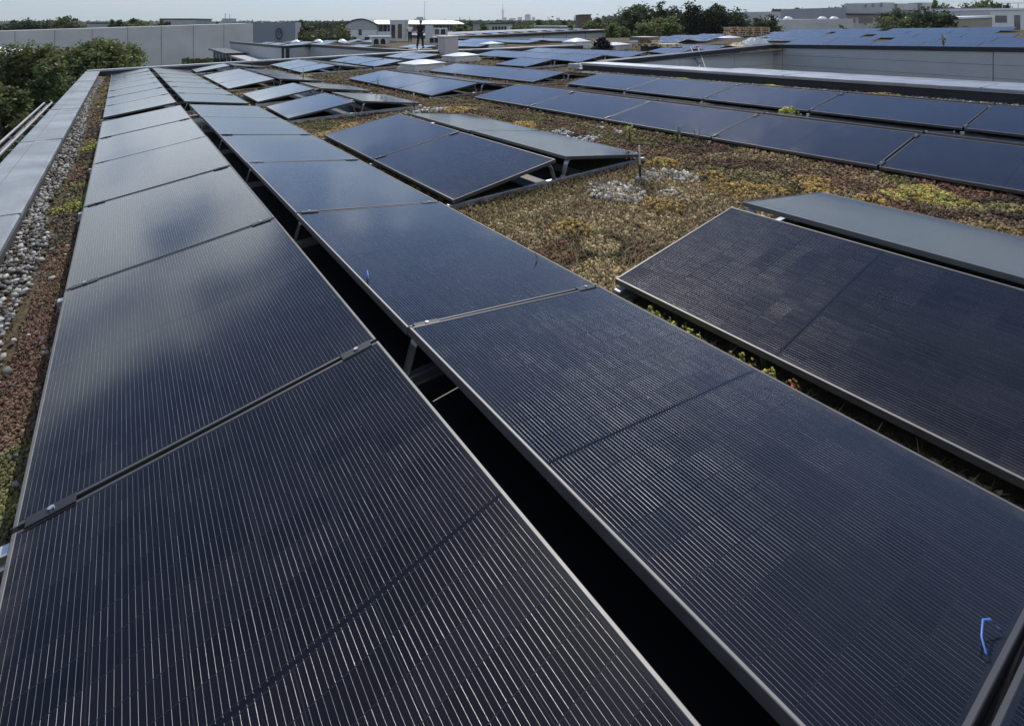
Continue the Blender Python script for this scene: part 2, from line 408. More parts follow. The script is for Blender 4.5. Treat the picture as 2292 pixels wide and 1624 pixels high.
# left parapet (runs along Y): cap from X -1.06 to -.63
pl = thing('parapet_wall', 'low parapet with wide dusty blue grey metal cap along the left roof edge', 'parapet', (0, 0, 0), 'roof parapets')
c = MB(); cap_run(c, (-.625, -4), (-.625, 25.9), .43, seam=3.7, lip=.05, ztop=(RZ(-.6, -4) + .2, RZ(-.6, 25.9) + .2)); c.build('cap', ZINC, pl)
c = MB(); wall_run(c, (-.66, -4), (-.66, 25.4), .36, GZ, (RZ(-.6, -4) + .13, RZ(-.6, 25.5) + .13)); c.build('upstand', MEMBR, pl)
# far parapet
pf = thing('parapet_wall', 'thin pale parapet cap crossing behind the solar rows at the far end', 'parapet', (0, 0, 0), 'roof parapets')
pts = [(-1.0, 25.55), (12.6, 26.0), (17, 24.1), (21.6, 22.95)]
c = MB(); u = MB()
for (a, b) in zip(pts[:-1], pts[1:]):
    za, zb = RZ(*a) + .25, RZ(*b) + .25
    cap_run(c, a, b, .36, ztop=(za, zb), seam=3.); wall_run(u, (a[0], a[1] + .04), (b[0], b[1] + .04), .28, -1.4 if b[0] < 13 else -.4, (za - .05, zb - .05))
c.build('cap', LIGHTCAP, pf); u.build('upstand', MEMBR, pf)
# right parapet
pr_ = thing('parapet_wall', 'broad pale metal cap on dark upstand beyond the right gravel strip', 'parapet', (0, 0, 0), 'roof parapets')
c = MB(); cap_run(c, (12.78, -6), (12.78, 12.7), .94, ztop=(RZ(12.3, -6) + .25, RZ(12.3, 12.7) + .25), seam=3.4); c.build('cap', LIGHTCAP, pr_)
c = MB(); wall_run(c, (12.74, -6), (12.74, 12.68), .86, -4, (RZ(12.3, -6) + .19, RZ(12.3, 12.7) + .19)); c.build('upstand', MEMBR, pr_)
p2 = thing('parapet_wall', 'narrow grey metal ledge running behind the broad pale cap', 'parapet', (0, 0, 0), 'roof parapets')
c = MB(); cap_run(c, (13.75, -6), (13.75, 8.4), .6, ztop=(RZ(13.4, -6) + .19, RZ(13.4, 8.4) + .19), seam=5); c.build('cap', ZINC, p2)
c = MB(); wall_run(c, (13.72, -6), (13.72, 8.38), .54, -4, (RZ(13.4, -6) + .13, RZ(13.4, 8.4) + .13)); c.build('upstand', MEMBR, p2)

def panel_wall(label, p0, p1, ztop, zbot, joints, cop=.17, th=.3, hl=(), coat=PANELWALL, group='panelled courtyard walls', name='panel_wall'):
    t = thing(name, label, 'wall', (0, 0, 0), group)
    a = Vector((p0[0], p0[1], 0)); b = Vector((p1[0], p1[1], 0)); d = (b - a); L = d.length; d.normalize(); n = Vector((-d.y, d.x, 0))
    q = [0.] + [j for j in joints] + [1.]
    m = MB(); zt = lambda f: ztop[0] + (ztop[1] - ztop[0]) * f - cop
    for f0, f1 in zip(q[:-1], q[1:]):
        e = .012 / L; f0 += e if f0 > 0 else 0; f1 -= e if f1 < 1 else 0
        hs = [zbot] + sorted(zt(0) - h for h in hl) + [None]
        for k in range(len(hs) - 1):
            lo0 = hs[k] + (.006 if k else 0); pa, pb = a + d * L * f0, a + d * L * f1
            h0 = zt(f0) if hs[k + 1] is None else hs[k + 1] - .006; h1 = zt(f1) if hs[k + 1] is None else hs[k + 1] - .006
            vs = [(p.x, p.y, lo0) for p in (pa, pb, pb + n * .06, pa + n * .06)] + [(p.x, p.y, z) for p, z in ((pa, h0), (pb, h1), (pb + n * .06, h1), (pa + n * .06, h0))]
            m.add(vs, [(0, 3, 2, 1), (4, 5, 6, 7), (0, 1, 5, 4), (1, 2, 6, 5), (2, 3, 7, 6), (3, 0, 4, 7)])
    m.build('wall_panel', coat, t)
    k = MB(); wall_run(k, tuple((a + n * .063)[:2]), tuple((b + n * .063)[:2]), th, zbot, (zt(0) - .01, zt(1) - .01)); k.build('wall_core', COPING, t)
    c = MB(); a2, b2 = a - n * .05, b - n * .05
    wall_run(c, (a2.x, a2.y), (b2.x, b2.y), th + .16, 0, (0, 0))
    vs = []; o = 0
    c = MB(); qd = [a2, b2, b2 + n * (th + .16), a2 + n * (th + .16)]; zz_ = [ztop[0], ztop[1], ztop[1], ztop[0]]
    c.add([(p.x, p.y, z - cop) for p, z in zip(qd, zz_)] + [(p.x, p.y, z) for p, z in zip(qd, zz_)],
          [(0, 3, 2, 1), (4, 5, 6, 7), (0, 1, 5, 4), (1, 2, 6, 5), (2, 3, 7, 6), (3, 0, 4, 7)])
    c.build('coping', COPING, t); return t
w1 = panel_wall('shaded blue grey panel wall with dark coping that the ladder leans on', (13.2, 13.0), (25.5, 13.9), (.30, .563), -3.4, (.36, .7), hl=(.5, 1.05))
w2 = panel_wall('long light grey panel wall with dark coping under the right hand solar rows', (25.5, 13.9), (25.5, -9), (.563, 1.0), -3.4, (.02, .355, .7), hl=(.32, .8, 1.3))

w3 = panel_wall('grey panel wall under dark coping running towards the man in black', (13.25, 48.2), (13.25, 25.7), (-.2, .1), -3.5, (.3, .55, .8), cop=.2)
w4 = panel_wall('short darker grey wall between two corners of the far recess', (10.9, 46.9), (13.25, 48.2), (-.25, -.2), -3.5, (), cop=.2)
w5 = panel_wall('pale grey wall end with dark roof edge left of the far recess', (11.6, 79), (10.9, 46.9), (-.75, -.25), -3.5, (.4, .7), cop=.22)
cy = MB(); cy.add([(12.9, -10, -3.2), (25.4, -10, -3.2), (25.4, 13.2, -3.2), (12.9, 13.2, -3.2)], [(0, 1, 2, 3)])
struct(cy.build('courtyard_floor', pmat('courtyard_paving', (.10, .10, .10), .9, var=.2)))

# ------------------------------------------------------------------ solar panels
CELL_ME = MB().box((.011, .011, -.0075), (PWD - .011, PLN - .011, -.0025)).mesh('cell_surface', [CELLS])
def frame_mesh():
    f = MB(); wd = .0115; h = .032
    f.box((0, 0, -h), (wd, PLN, 0), ch=.0018); f.box((PWD - wd, 0, -h), (PWD, PLN, 0), ch=.0018)
    f.cur = 2; f.box((wd, 0, -h), (PWD - wd, wd, -.0004), ch=.0018); f.box((wd, PLN - wd, -h), (PWD - wd, PLN, -.0004), ch=.0018)
    f.cur = 1; f.box((wd, wd, -.0125), (PWD - wd, PLN - wd, -.009))   # back sheet
    return f.mesh('frame', [FRAME, BLACKPL, pmat('frame_end_dimmed', (.10, .10, .105), .5, .85)])  # short bars are the same metal, their weaker reflection put into the colour
FRAME_ME = frame_mesh()
CLAMP_ME = MB().box((-.06, -.021, -.004), (.06, .021, .0035), ch=.0015).mesh('clamp', DARKMETAL)
_b = MB(); _b.tube([(0, 0, .003), (0, 0, .010)], .0085, 10); _b.tube([(0, 0, .010), (0, 0, .0115)], .0045, 6)
BOLT_ME = _b.mesh('bolt', BOLT)
ORD = ['', 'first', 'second', 'third', 'fourth', 'fifth', 'sixth', 'seventh', 'eighth', 'ninth', 'tenth']
PGROUP = 'solar panels on the roofs'
JIT = random.Random(4)
FOOT = []       # footprints: (inverse 2D transform, x0, x1, y0, y1)
CW = PWD * math.cos(TILT); RG = .139
def rail_mesh():
    m = MB(); Wt = 2 * CW + RG
    m.box((-.035, -.022, .0), (Wt + .035, .022, .038), ch=.004); m.box((-.03, -.03, -.03), (Wt + .03, .03, .0))
    return m.mesh('rail', ALU)
RAIL_ME = rail_mesh()
def strut_mesh(sg):
    """bent aluminium strip standing on the rail and carrying the ridge edge"""
    m = MB(); zt = PWD * math.sin(TILT) + .1 - .036
    pr = [(sg * .075, .04), (sg * .055, .07), (sg * .02, zt - .05), (sg * -.005, zt - .01), (sg * -.03, zt)]
    w, th = .028, .005
    for (xa, za), (xb, zb) in zip(pr[:-1], pr[1:]):
        dx, dz = xb - xa, zb - za; l = math.hypot(dx, dz); nx, nz = -dz / l * th, dx / l * th
        v = [(xa, -w, za), (xb, -w, zb), (xb, w, zb), (xa, w, za), (xa + nx, -w, za + nz), (xb + nx, -w, zb + nz), (xb + nx, w, zb + nz), (xa + nx, w, za + nz)]
        m.add(v, [(0, 3, 2, 1), (4, 5, 6, 7), (0, 1, 5, 4), (1, 2, 6, 5), (2, 3, 7, 6), (3, 0, 4, 7)])
    m.box((sg * .06 - .02, -w, .038), (sg * .06 + .02, w, .044))
    return m.mesh('bracket', ALU)
STRUT_ME = {1: strut_mesh(1), -1: strut_mesh(-1)}

def panel(M, label, clamps, near=True):
    t = thing('solar_panel', label, 'solar panel', group=PGROUP, M=M)
    link('cell_surface', CELL_ME, t); link('frame', FRAME_ME, t)
    if clamps:
        for y in ([-.01] if near else [PLN + .01]):
            for x in (.09, PWD - .09):
                c = link('clamp', CLAMP_ME, t, Matrix.Translation((x, y, .001))); link('bolt', BOLT_ME, c)
    return t

def block(X, Y, n, desc, dz=0., yaw=0., sides='LR', clamps=True, rails=None, plane=None, tilt=TILT, z0=.1):
    if plane is None: B = Matrix.Translation((X, Y, RZ(X, Y) + dz)) @ RQ.to_matrix().to_4x4() @ Matrix.Rotation(-yaw, 4, 'Z')
    else:
        f, nq = plane; B = Matrix.Translation((X, Y, f(X, Y) + dz)) @ nq.to_matrix().to_4x4() @ Matrix.Rotation(-yaw, 4, 'Z')
    c = PWD * math.cos(tilt)
    inv = Matrix.Rotation(yaw, 2); FOOT.append((X, Y, yaw, -.02, (2 * c + RG + .02) if 'R' in sides else c, -.03, n * STEP + .01))
    for k in range(n):
        for sd in sides:
            if sd == 'L': M = B @ Matrix.Translation((0, k * STEP, z0)) @ Matrix.Rotation(-tilt, 4, 'Y')
            else: M = B @ Matrix.Translation((2 * c + RG, k * STEP + PLN, z0)) @ Matrix.Rotation(math.pi, 4, 'Z') @ Matrix.Rotation(-tilt, 4, 'Y')
            M = M @ Matrix.Rotation(JIT.uniform(-.0035, .0035), 4, 'Y') @ Matrix.Rotation(JIT.uniform(-.002, .002), 4, 'X')
            w_ = 'left' if sd == 'L' else 'right'
            lb = f'dark solar panel sloping {w_} in {desc}' if n == 1 else f'solar panel sloping {w_}, {ORD[k + 1]} from near end of {desc}'
            # seam clamps live on the near edge of every panel but the first
            panel(M, lb, clamps and k > 0, near=(sd == 'L'))
    if rails or (clamps and 'R' in sides):  # black sheet added to keep sunlit ground under the ridge gap dark
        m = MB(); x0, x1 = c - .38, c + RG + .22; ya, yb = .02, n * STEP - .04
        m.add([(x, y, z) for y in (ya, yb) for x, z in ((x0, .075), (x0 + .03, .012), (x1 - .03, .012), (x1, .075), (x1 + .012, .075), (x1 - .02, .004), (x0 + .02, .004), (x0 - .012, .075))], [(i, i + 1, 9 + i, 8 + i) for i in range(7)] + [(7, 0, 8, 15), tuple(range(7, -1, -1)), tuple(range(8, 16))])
        tag(m.build('ridge_shade_sheet', BLACKPL, None, M=B), f'added black sheet shading the ridge gap of {desc}', 'shading sheet', 'shading sheets added under the ridges')
    if rails:
        for k in range(n + 1):
            M = B @ Matrix.Translation((0, k * STEP - .01 + (.05 if k == 0 else (-.05 if k == n else 0)), .018))
            r = thing('mounting_rail', f'aluminium bracket rail, {ORD[k + 1]} from near end of {desc}' if n > 1 else
                      f'aluminium bracket rail at {"near" if k == 0 else "far"} end of {desc}', 'mounting rail', group='mounting rails under the panels', M=M)
            link('rail', RAIL_ME, r)
            for sg, x in ((1, c), (-1, c + RG)): link('bracket', STRUT_ME[sg], r, Matrix.Translation((x - sg * .045, 0, -.018 + .0)))

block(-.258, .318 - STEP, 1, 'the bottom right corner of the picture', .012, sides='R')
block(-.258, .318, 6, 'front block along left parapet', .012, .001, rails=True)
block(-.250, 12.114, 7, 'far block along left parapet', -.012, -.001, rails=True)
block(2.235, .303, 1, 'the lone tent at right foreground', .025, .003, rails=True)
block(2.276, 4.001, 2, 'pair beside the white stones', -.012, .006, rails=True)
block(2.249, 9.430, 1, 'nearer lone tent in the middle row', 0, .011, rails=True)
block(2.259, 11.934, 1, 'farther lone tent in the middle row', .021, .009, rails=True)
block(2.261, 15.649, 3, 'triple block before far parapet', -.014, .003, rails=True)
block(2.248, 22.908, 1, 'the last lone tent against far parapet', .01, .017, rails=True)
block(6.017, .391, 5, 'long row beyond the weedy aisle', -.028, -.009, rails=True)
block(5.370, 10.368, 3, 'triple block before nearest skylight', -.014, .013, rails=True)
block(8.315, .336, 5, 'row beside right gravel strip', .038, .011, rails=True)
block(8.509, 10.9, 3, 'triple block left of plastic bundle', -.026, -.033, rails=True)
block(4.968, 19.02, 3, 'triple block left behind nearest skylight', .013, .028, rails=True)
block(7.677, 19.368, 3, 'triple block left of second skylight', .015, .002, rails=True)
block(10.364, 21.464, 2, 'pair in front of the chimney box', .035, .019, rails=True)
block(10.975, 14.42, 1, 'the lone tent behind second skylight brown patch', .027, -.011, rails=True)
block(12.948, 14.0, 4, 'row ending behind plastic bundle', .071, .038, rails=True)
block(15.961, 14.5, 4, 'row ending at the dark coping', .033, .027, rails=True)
block(18.3, 14.1, 1, 'the tent at coping left of ladder', .05, .1, clamps=False)
block(22.0, 14.9, 2, 'pair right of pale pallets', 0, .06, clamps=False)
block(29.587, 20.338, 3, 'triple block left of brown pallets', .049, -.045, clamps=False)
block(27.0, 20.6, 2, 'pair behind the pale pallets', .05, -.1, clamps=False)
block(24.109, 31.451, 6, 'long row behind third skylight', .035, .072, clamps=False)
block(18.425, 29.264, 3, 'triple block behind chimney box', .06, -.019, clamps=False)
block(16.278, 32.7, 2, 'pair around the man in black', -.002, -.05, clamps=False)
block(14.4, 39.4, 2, 'pair left of man in black', -.038, .042, clamps=False)
for i, (X, Y, n) in enumerate([(11.9, 48.9, 2), (14.6, 49.2, 2), (17.2, 50.6, 1), (19.8, 50.2, 2), (11.9, 54.6, 2), (14.6, 55.2, 2), (17.4, 56.5, 2), (20.4, 57.5, 1), (12.2, 61.0, 2), (15.2, 62.0, 2)]):
    block(X, Y, n, ['pair nearest the far recess corner', 'pair right of far recess corner', 'small tent left of ventilation tower', 'pair below ventilation tower', 'second pair below the ring emblem', 'second pair right of ring emblem', 'pair before the barrel hall', 'tent before barrel hall door', 'farthest pair below ring emblem', 'farthest pair left of barrel hall'][i], .04, -.05, clamps=False)
for i, (X, Y, n) in enumerate([(32.3, 19.6, 4), (34.9, 20.4, 4), (37.5, 21.6, 3), (21.4, 33.5, 3), (27.0, 30.2, 3)]):
    block(X, Y, n, ['row left behind the brown pallets', 'second row behind brown pallets', 'last row under large dark trees', 'row behind third white skylight', 'row far behind tall white skylight'][i], .04, 0, 'LR' if n == 3 and X < 30 else 'L', clamps=False)
R4Q = Vector((0, 0, 1)).rotation_difference(Vector((-.055, .0194, 1)).normalized())
RNAME = ['nearest row over long grey wall', 'second row over grey wall', 'third row over grey wall', 'fourth row over grey wall', 'top row over grey wall']
for i in range(5):
    X = 25.9 + 2.55 * i
    spans = [[(13.75, 5)], [(16.3, 3), (10.2, 3)], [(17.9, 3), (11.9, 3)], [(18.9, 2), (14.9, 4)], [(19.0, 3), (13.0, 3)]][i]
    for j, (yf, n) in enumerate(spans):
        block(X, yf - n * STEP, n, (RNAME[i] if i == 0 else (['left part, ', 'right part, '][j] + RNAME[i])), 0, 0, 'L', clamps=False, plane=(R4Z, R4Q), tilt=.1)

# ------------------------------------------------------------------ skylights, chimney box, rods
def dome_mesh(s, rise, n=10):
    v = []; f = []
    for j in range(n + 1):
        for i in range(n + 1):
            a, b = 2 * i / n - 1, 2 * j / n - 1
            h = rise * ((1 - abs(a) ** 1.6) * (1 - abs(b) ** 1.6)) ** .8; v.append((a * s / 2, b * s / 2, h))
    for j in range(n):
        for i in range(n): k = j * (n + 1) + i; f.append((k, k + 1, k + n + 2, k + n + 1))
    m = MB(); m.add(v, f); m.box((-s / 2, -s / 2, -.035), (s / 2, s / 2, -.004)); return m.mesh('dome', ACRYL, True)
def curb_mesh(s, h):
    m = MB(); q = s / 2 - .05
    m.box((-q - .06, -q - .06, -.05), (q + .06, q + .06, h * .45)); m.box((-q, -q, h * .46), (q, q, h - .038)); return m.mesh('curb', CURB)
def skylight(x, y, label, s=1.25, h=.26, rise=.12, rz=0., dz=0.):
    t = thing('skylight', label, 'skylight', group='domed skylights on the roof', M=onroof(x, y, rz, dz))
    link('curb', curb_mesh(s, h), t); link('dome', dome_mesh(s, rise), t, Matrix.Translation((0, 0, h)))
    FOOT.append((x - s / 2, y - s / 2, 0, 0, s, 0, s)); return t
skylight(8.72, 17.6, 'nearest white domed skylight behind a triple block of panels', rz=.05)
skylight(12.0, 20.45, 'white domed skylight between brown bare patch and chimney box')
skylight(19.85, 29.9, 'white domed skylight beyond the thin pale parapet', h=.3)
skylight(21.85, 23.8, 'tall white domed skylight left of the black heap', h=.42, rise=.2)
skylight(21.5, 20.4, 'white domed skylight half under the pale pallets', h=.3)
skylight(31.6, 20.1, 'low white domed skylight in front of brown pallets', h=.3)
CHIM = pmat('chimney_sheet', (.55, .49, .49), .6, .2, var=.06)
t = thing('chimney_box', 'square pinkish grey sheet metal chimney box on pale slab', 'chimney', group=None, M=onroof(14.1, 25.35, .05, .02))
MB().box((-.40, -.36, 0), (.40, .36, .93)).build('shaft', CHIM, t)
MB().box((-.44, -.40, .932), (.44, .40, .985), ch=.015).build('lid', CHIM, t)
MB().box((-.75, -.5, -.06), (.7, .5, -.002)).build('slab', LIGHTCAP, t)
def rod(x, y, h, label):
    t = thing('lightning_rod', label, 'lightning rod', group='lightning rods', M=onroof(x, y))
    MB().tube([(0, 0, .06), (0, 0, h * .5)], .012, 10).build('sleeve', BLACKPL, t); MB().tube([(0, 0, h * .5 + .001), (0, 0, h - .09)], .010, 10).build('pole', ALU, t)
    MB().tube([(0, 0, h - .09), (0, 0, h - .05), (0, 0, h)], [.013, .013, .008], 10).build('tip', BOLT, t)
    m = MB(); m.tube([(0, 0, 0), (0, 0, .05), (0, 0, .065)], [.05, .05, .035], 14); m.build('foot', pmat('grey_concrete_foot', (.16, .16, .155), .9, var=.2), t)
rod(4.03, 3.5, .36, 'metal lightning rod rising from the white stone patch')
rod(4.36, 9.11, .34, 'lightning rod beside the nearer lone tent')
rod(4.48, 16.98, .42, 'lightning rod at near corner of the triple block')
rod(4.41, 24.4, .42, 'farthest lightning rod, close to the far parapet')

# ------------------------------------------------------------------ people
SKIN = pmat('skin', (.36, .22, .16), .55); BLACKCLOTH = pmat('black_cloth', (.012, .013, .017), .9)
WHITECLOTH = pmat('white_cloth', (.68, .69, .70), .85); DARKCLOTH = pmat('dark_trousers', (.02, .021, .026), .9); HAIRM = pmat('dark_hair', (.03, .022, .016), .7)
def skin(name, J, E, mat, parent, sub=2):
    me = bpy.data.meshes.new(name); ks = list(J); me.from_pydata([J[k][0] for k in ks], [(ks.index(a), ks.index(b)) for a, b in E], [])
    me.materials.append(mat); o = link(name, me, parent)
    o.modifiers.new('skin', 'SKIN'); sv = me.skin_vertices[0].data
    for i, k in enumerate(ks):
        r = J[k][1]; sv[i].radius = r if isinstance(r, tuple) else (r, r); sv[i].use_root = (i == 0)
    m = o.modifiers.new('sub', 'SUBSURF'); m.levels = m.render_levels = sub; me.polygons.foreach_set('use_smooth', [True] * len(me.polygons)); return o
def person(loc, rz, s, label, shirt, trousers, pose):
    t = thing('person', label, 'person', loc, None, rz); t.scale = (s, s, s)
    J = pose
    body = {'pelvis': (J['pelvis'], .085), 'chest': (J['chest'], (.10, .07)), 'neck': (J['neck'], .055), 'head0': (J['head0'], .075), 'head': (J['head'], .092), 'crown': (J['crown'], .07)}
    E = [('pelvis', 'chest'), ('chest', 'neck'), ('neck', 'head0'), ('head0', 'head'), ('head', 'crown')]
    for sd in 'lr':
        for a, r in (('sh', .045), ('el', .042), ('wr', .03), ('hip', .065), ('kn', .052), ('an', .042), ('toe', .035)): body[a + sd] = (J[a + sd], r)
        E += [('chest', 'sh' + sd), ('sh' + sd, 'el' + sd), ('el' + sd, 'wr' + sd), ('pelvis', 'hip' + sd), ('hip' + sd, 'kn' + sd), ('kn' + sd, 'an' + sd), ('an' + sd, 'toe' + sd)]
        w_ = Vector(J['wr' + sd]); d = (w_ - Vector(J['el' + sd])).normalized(); side = Vector((0, 1, 0)).cross(d).normalized() if abs(d.y) < .9 else Vector((1, 0, 0))
        palm = w_ + d * .07; body['pm' + sd] = (tuple(palm), (.032, .018)); E.append(('wr' + sd, 'pm' + sd))
        for q in range(4):
            f1 = palm + d * .045 + side * (.018 * (q - 1.5)); f2 = f1 + d * (.03 + .008 * (1 - abs(q - 1.5))) + Vector((0, .012, 0))
            body[f'f{q}{sd}'] = (tuple(f1), .0085); body[f'g{q}{sd}'] = (tuple(f2), .007); E += [('pm' + sd, f'f{q}{sd}'), (f'f{q}{sd}', f'g{q}{sd}')]
        th = w_ + d * .06 + side * .045; body['t' + sd] = (tuple(th), .01); E.append(('wr' + sd, 't' + sd))
    skin('body', body, E, SKIN, t)
    sh = {'pelvis': ((J['pelvis'][0], J['pelvis'][1], J['pelvis'][2] + .02), (.165, .125)), 'waist': (tuple((Vector(J['pelvis']) * .55 + Vector(J['chest']) * .45)), (.17, .13)), 'chest': (J['chest'], (.21, .155)), 'neck': (tuple(Vector(J['chest']) * .45 + Vector(J['neck']) * .55), .085)}
    E2 = [('pelvis', 'waist'), ('waist', 'chest'), ('chest', 'neck')]
    for sd in 'lr':
        s0, e0 = Vector(J['sh' + sd]), Vector(J['el' + sd]); sh['a' + sd] = (tuple(s0), .078); sh['b' + sd] = (tuple(s0 * .3 + e0 * .7), .065); E2 += [('chest', 'a' + sd), ('a' + sd, 'b' + sd)]
    skin('shirt', sh, E2, shirt, t)
    tr = {'pelvis': (J['pelvis'], .15)}; E3 = []; so = MB()
    for sd in 'lr':
        for a, r in (('hip', .108), ('kn', .08), ('an', .068)): tr[a + sd] = (J[a + sd], r)
        E3 += [('pelvis', 'hip' + sd), ('hip' + sd, 'kn' + sd), ('kn' + sd, 'an' + sd)]
        a, b = Vector(J['an' + sd]), Vector(J['toe' + sd])
        so.tube([a + (a - b) * .35 + Vector((0, 0, -.045)), a + Vector((0, 0, -.035)), b, b + (b - a) * .3], [.035, .052, .048, .028], 10)
    skin('trousers', tr, E3, trousers, t); so.build('shoes', BLACKPL, t, True)
    hd, hr = Vector(J['head']), Vector(J['crown'])
    m = MB(); vs = []; fs = []
    for j in range(6):
        for i in range(14):
            ph = j / 5 * (1.75 if math.sin(2 * math.pi * i / 14) < .3 else 1.2); th = 2 * math.pi * i / 14; vs.append(hd + Vector((.088 * math.sin(ph) * math.cos(th), .097 * math.sin(ph) * math.sin(th) - .012, .105 * math.cos(ph) + .012)))
    for j in range(5):
        for i in range(14): fs.append((j * 14 + i, j * 14 + (i + 1) % 14, (j + 1) * 14 + (i + 1) % 14, (j + 1) * 14 + i))
    m.add(vs, fs); m.build('hair', HAIRM, t, True)
    fc = MB(); hq = hd   # face on the far side (+Y): nose, eyes, mouth, ears
    fc.tube([hq + Vector((0, .088, .012)), hq + Vector((0, .112, -.022)), hq + Vector((0, .09, -.03))], [.008, .015, .008], 8)
    for sx in (-1, 1): fc.tube([hq + Vector((sx * .094, -.005, .02)), hq + Vector((sx * .104, -.012, 0)), hq + Vector((sx * .094, -.005, -.03))], [.01, .018, .009], 8)
    fc.tube([hq + Vector((-.024, .09, -.052)), hq + Vector((.024, .09, -.052))], .006, 6)
    fc.build('face', SKIN, t, True)
    ey = MB()
    for sx in (-1, 1): ey.tube([hq + Vector((sx * .032 - .012, .09, .012)), hq + Vector((sx * .032 + .012, .09, .012))], .007, 6)
    ey.build('eyes', BLACKPL, t); return t
walk = dict(pelvis=(0, 0, .95), chest=(0, .03, 1.33), neck=(0, .06, 1.50), head0=(0, .085, 1.57), head=(0, .11, 1.66), crown=(0, .1, 1.71),
            shl=(-.19, .03, 1.41), ell=(-.27, .06, 1.14), wrl=(-.20, .22, 1.0), shr=(.19, .03, 1.41), elr=(.25, .0, 1.13), wrr=(.2, .17, 1.02),
            hipl=(-.095, 0, .9), knl=(-.13, .0, .5), anl=(-.12, -.24, .10), toel=(-.13, -.10, .035), hipr=(.095, 0, .9), knr=(.11, .14, .5), anr=(.12, .17, .09), toer=(.14, .32, .035))
stand = dict(walk); stand.update(knr=(.1, .02, .5), anr=(.1, 0, .09), toer=(.11, .15, .035), knl=(-.1, .02, .5), anl=(-.1, 0, .09), toel=(-.11, .15, .035), ell=(-.3, .1, 1.16), wrl=(-.26, .28, 1.05), elr=(.3, .1, 1.16), wrr=(.24, .26, 1.08))
pm = at(940.5, 108.5, 36.2)
slab = tag(MB().box((-.6, -.6, RZ(pm.x, pm.y) - .05), (.6, .6, pm.z)).build('paving_slab', CONC, None, M=Matrix.Translation((pm.x, pm.y, 0))), 'grey paving slab under the feet of the man in black', 'slab')
person(pm, -.8, 1.06, 'man in black t-shirt and black trousers walking with his head lowered', BLACKCLOTH, BLACKCLOTH, walk)
pw = lat(917.5, 54, RZ(*lat(917.5, 54, 0)[:2]))
person((pw.x, pw.y, pw.z), -.6, 1.03, 'man in white t-shirt and dark trousers standing by ventilation units', WHITECLOTH, DARKCLOTH, stand)

# ------------------------------------------------------------------ ventilation units on the far roof
def local(p, rz): return Matrix.Translation(p) @ Matrix.Rotation(rz, 4, 'Z')
UNIT = pmat('galvanised_unit', (.52, .54, .54), .5, .15, var=.1, vscale=3)
b = lat(893, 56, -.2); t = thing('ventilation_tower', 'tall grey ventilation tower with two dark openings left of the white-shirted man', 'ventilation unit', M=local(b, -YAW + .12))
MB().box((-.92, 0, 0), (.92, .9, 2.05)).build('casing', UNIT, t)
MB().box((-.78, -.03, .25), (-.38, -.002, 1.65)).build('opening', DARKGLASS, t); MB().box((-.12, -.03, .25), (.30, -.002, 1.72)).build('opening', BRICK, t)
MB().box((-.98, -.05, 2.052), (.98, .95, 2.13), ch=.02).build('lid', UNIT, t)
MB().tube([(.7, -.08, .2), (.7, -.08, 2.2)], .05).build('pipe', ALU, t)
b = lat(966, 47, -.2); t = thing('ventilation_unit', 'boxy grey air handling unit with dark grilles behind the chimney box', 'ventilation unit', M=local(b, -YAW))
MB().box((-.55, 0, 0), (.75, 1.0, .62)).build('casing', UNIT, t); MB().box((-.55, .02, .622), (.05, .8, 1.6)).build('duct_head', UNIT, t)
for x in (.02, .42): MB().box((x - .17, -.03, .12), (x + .17, -.002, .52)).build('grille', DARKGLASS, t)
b = lat(985, 50, .2); t = thing('ventilation_unit', 'low open framed cooling unit right of the man in black', 'ventilation unit', M=local(b, -YAW))
MB().box((-.6, 0, .3), (.6, .8, .95)).build('casing', UNIT, t)
for x in (-.28, .28): MB().box((x - .2, -.03, .38), (x + .2, -.002, .86)).build('grille', DARKGLASS, t)
m = MB()
for x in (-.55, .55):
    for y in (.05, .75): m.box((x - .03, y - .03, -.4), (x + .03, y + .03, .298))
m.build('legs', ALU, t)
b = lat(850, 50, -.4); t = thing('ventilation_unit', 'low grey roof unit with arched dark openings under white sheet roof', 'ventilation unit', M=local(b, -YAW))
MB().box((-.75, 0, 0), (.75, .9, .75)).build('casing', UNIT, t); MB().box((-1.1, -.15, .752), (.85, 1.1, .82), ch=.02).build('lid', WHITEROOF, t)
for x in (-.32, .3):
    m = MB(); m.prism([(x - .22, .08), (x + .22, .08), (x + .22, .4), (x + .12, .58), (x - .12, .58), (x - .22, .4)], 0, .02, Matrix.Rotation(math.pi / 2, 4, 'X') @ Matrix.Translation((0, 0, .003))); m.build('opening', DARKGLASS, t)
for px, d, lb in ((663, 60, 'small white dome at the corner of the grey hall'), (713, 59, 'white dome on far roof before the trees'), (766, 57, 'wide white dome left of the barrel roofed hall')):
    p = lat(px, d, 0.); p.z = RZ(p.x, p.y) - .05
    t = thing('skylight', lb, 'skylight', group='small domes on the far roof', M=local(p, 0)); link('curb', curb_mesh(.9, .2), t); link('dome', dome_mesh(1.0, .3), t, Matrix.Translation((0, 0, .2)))

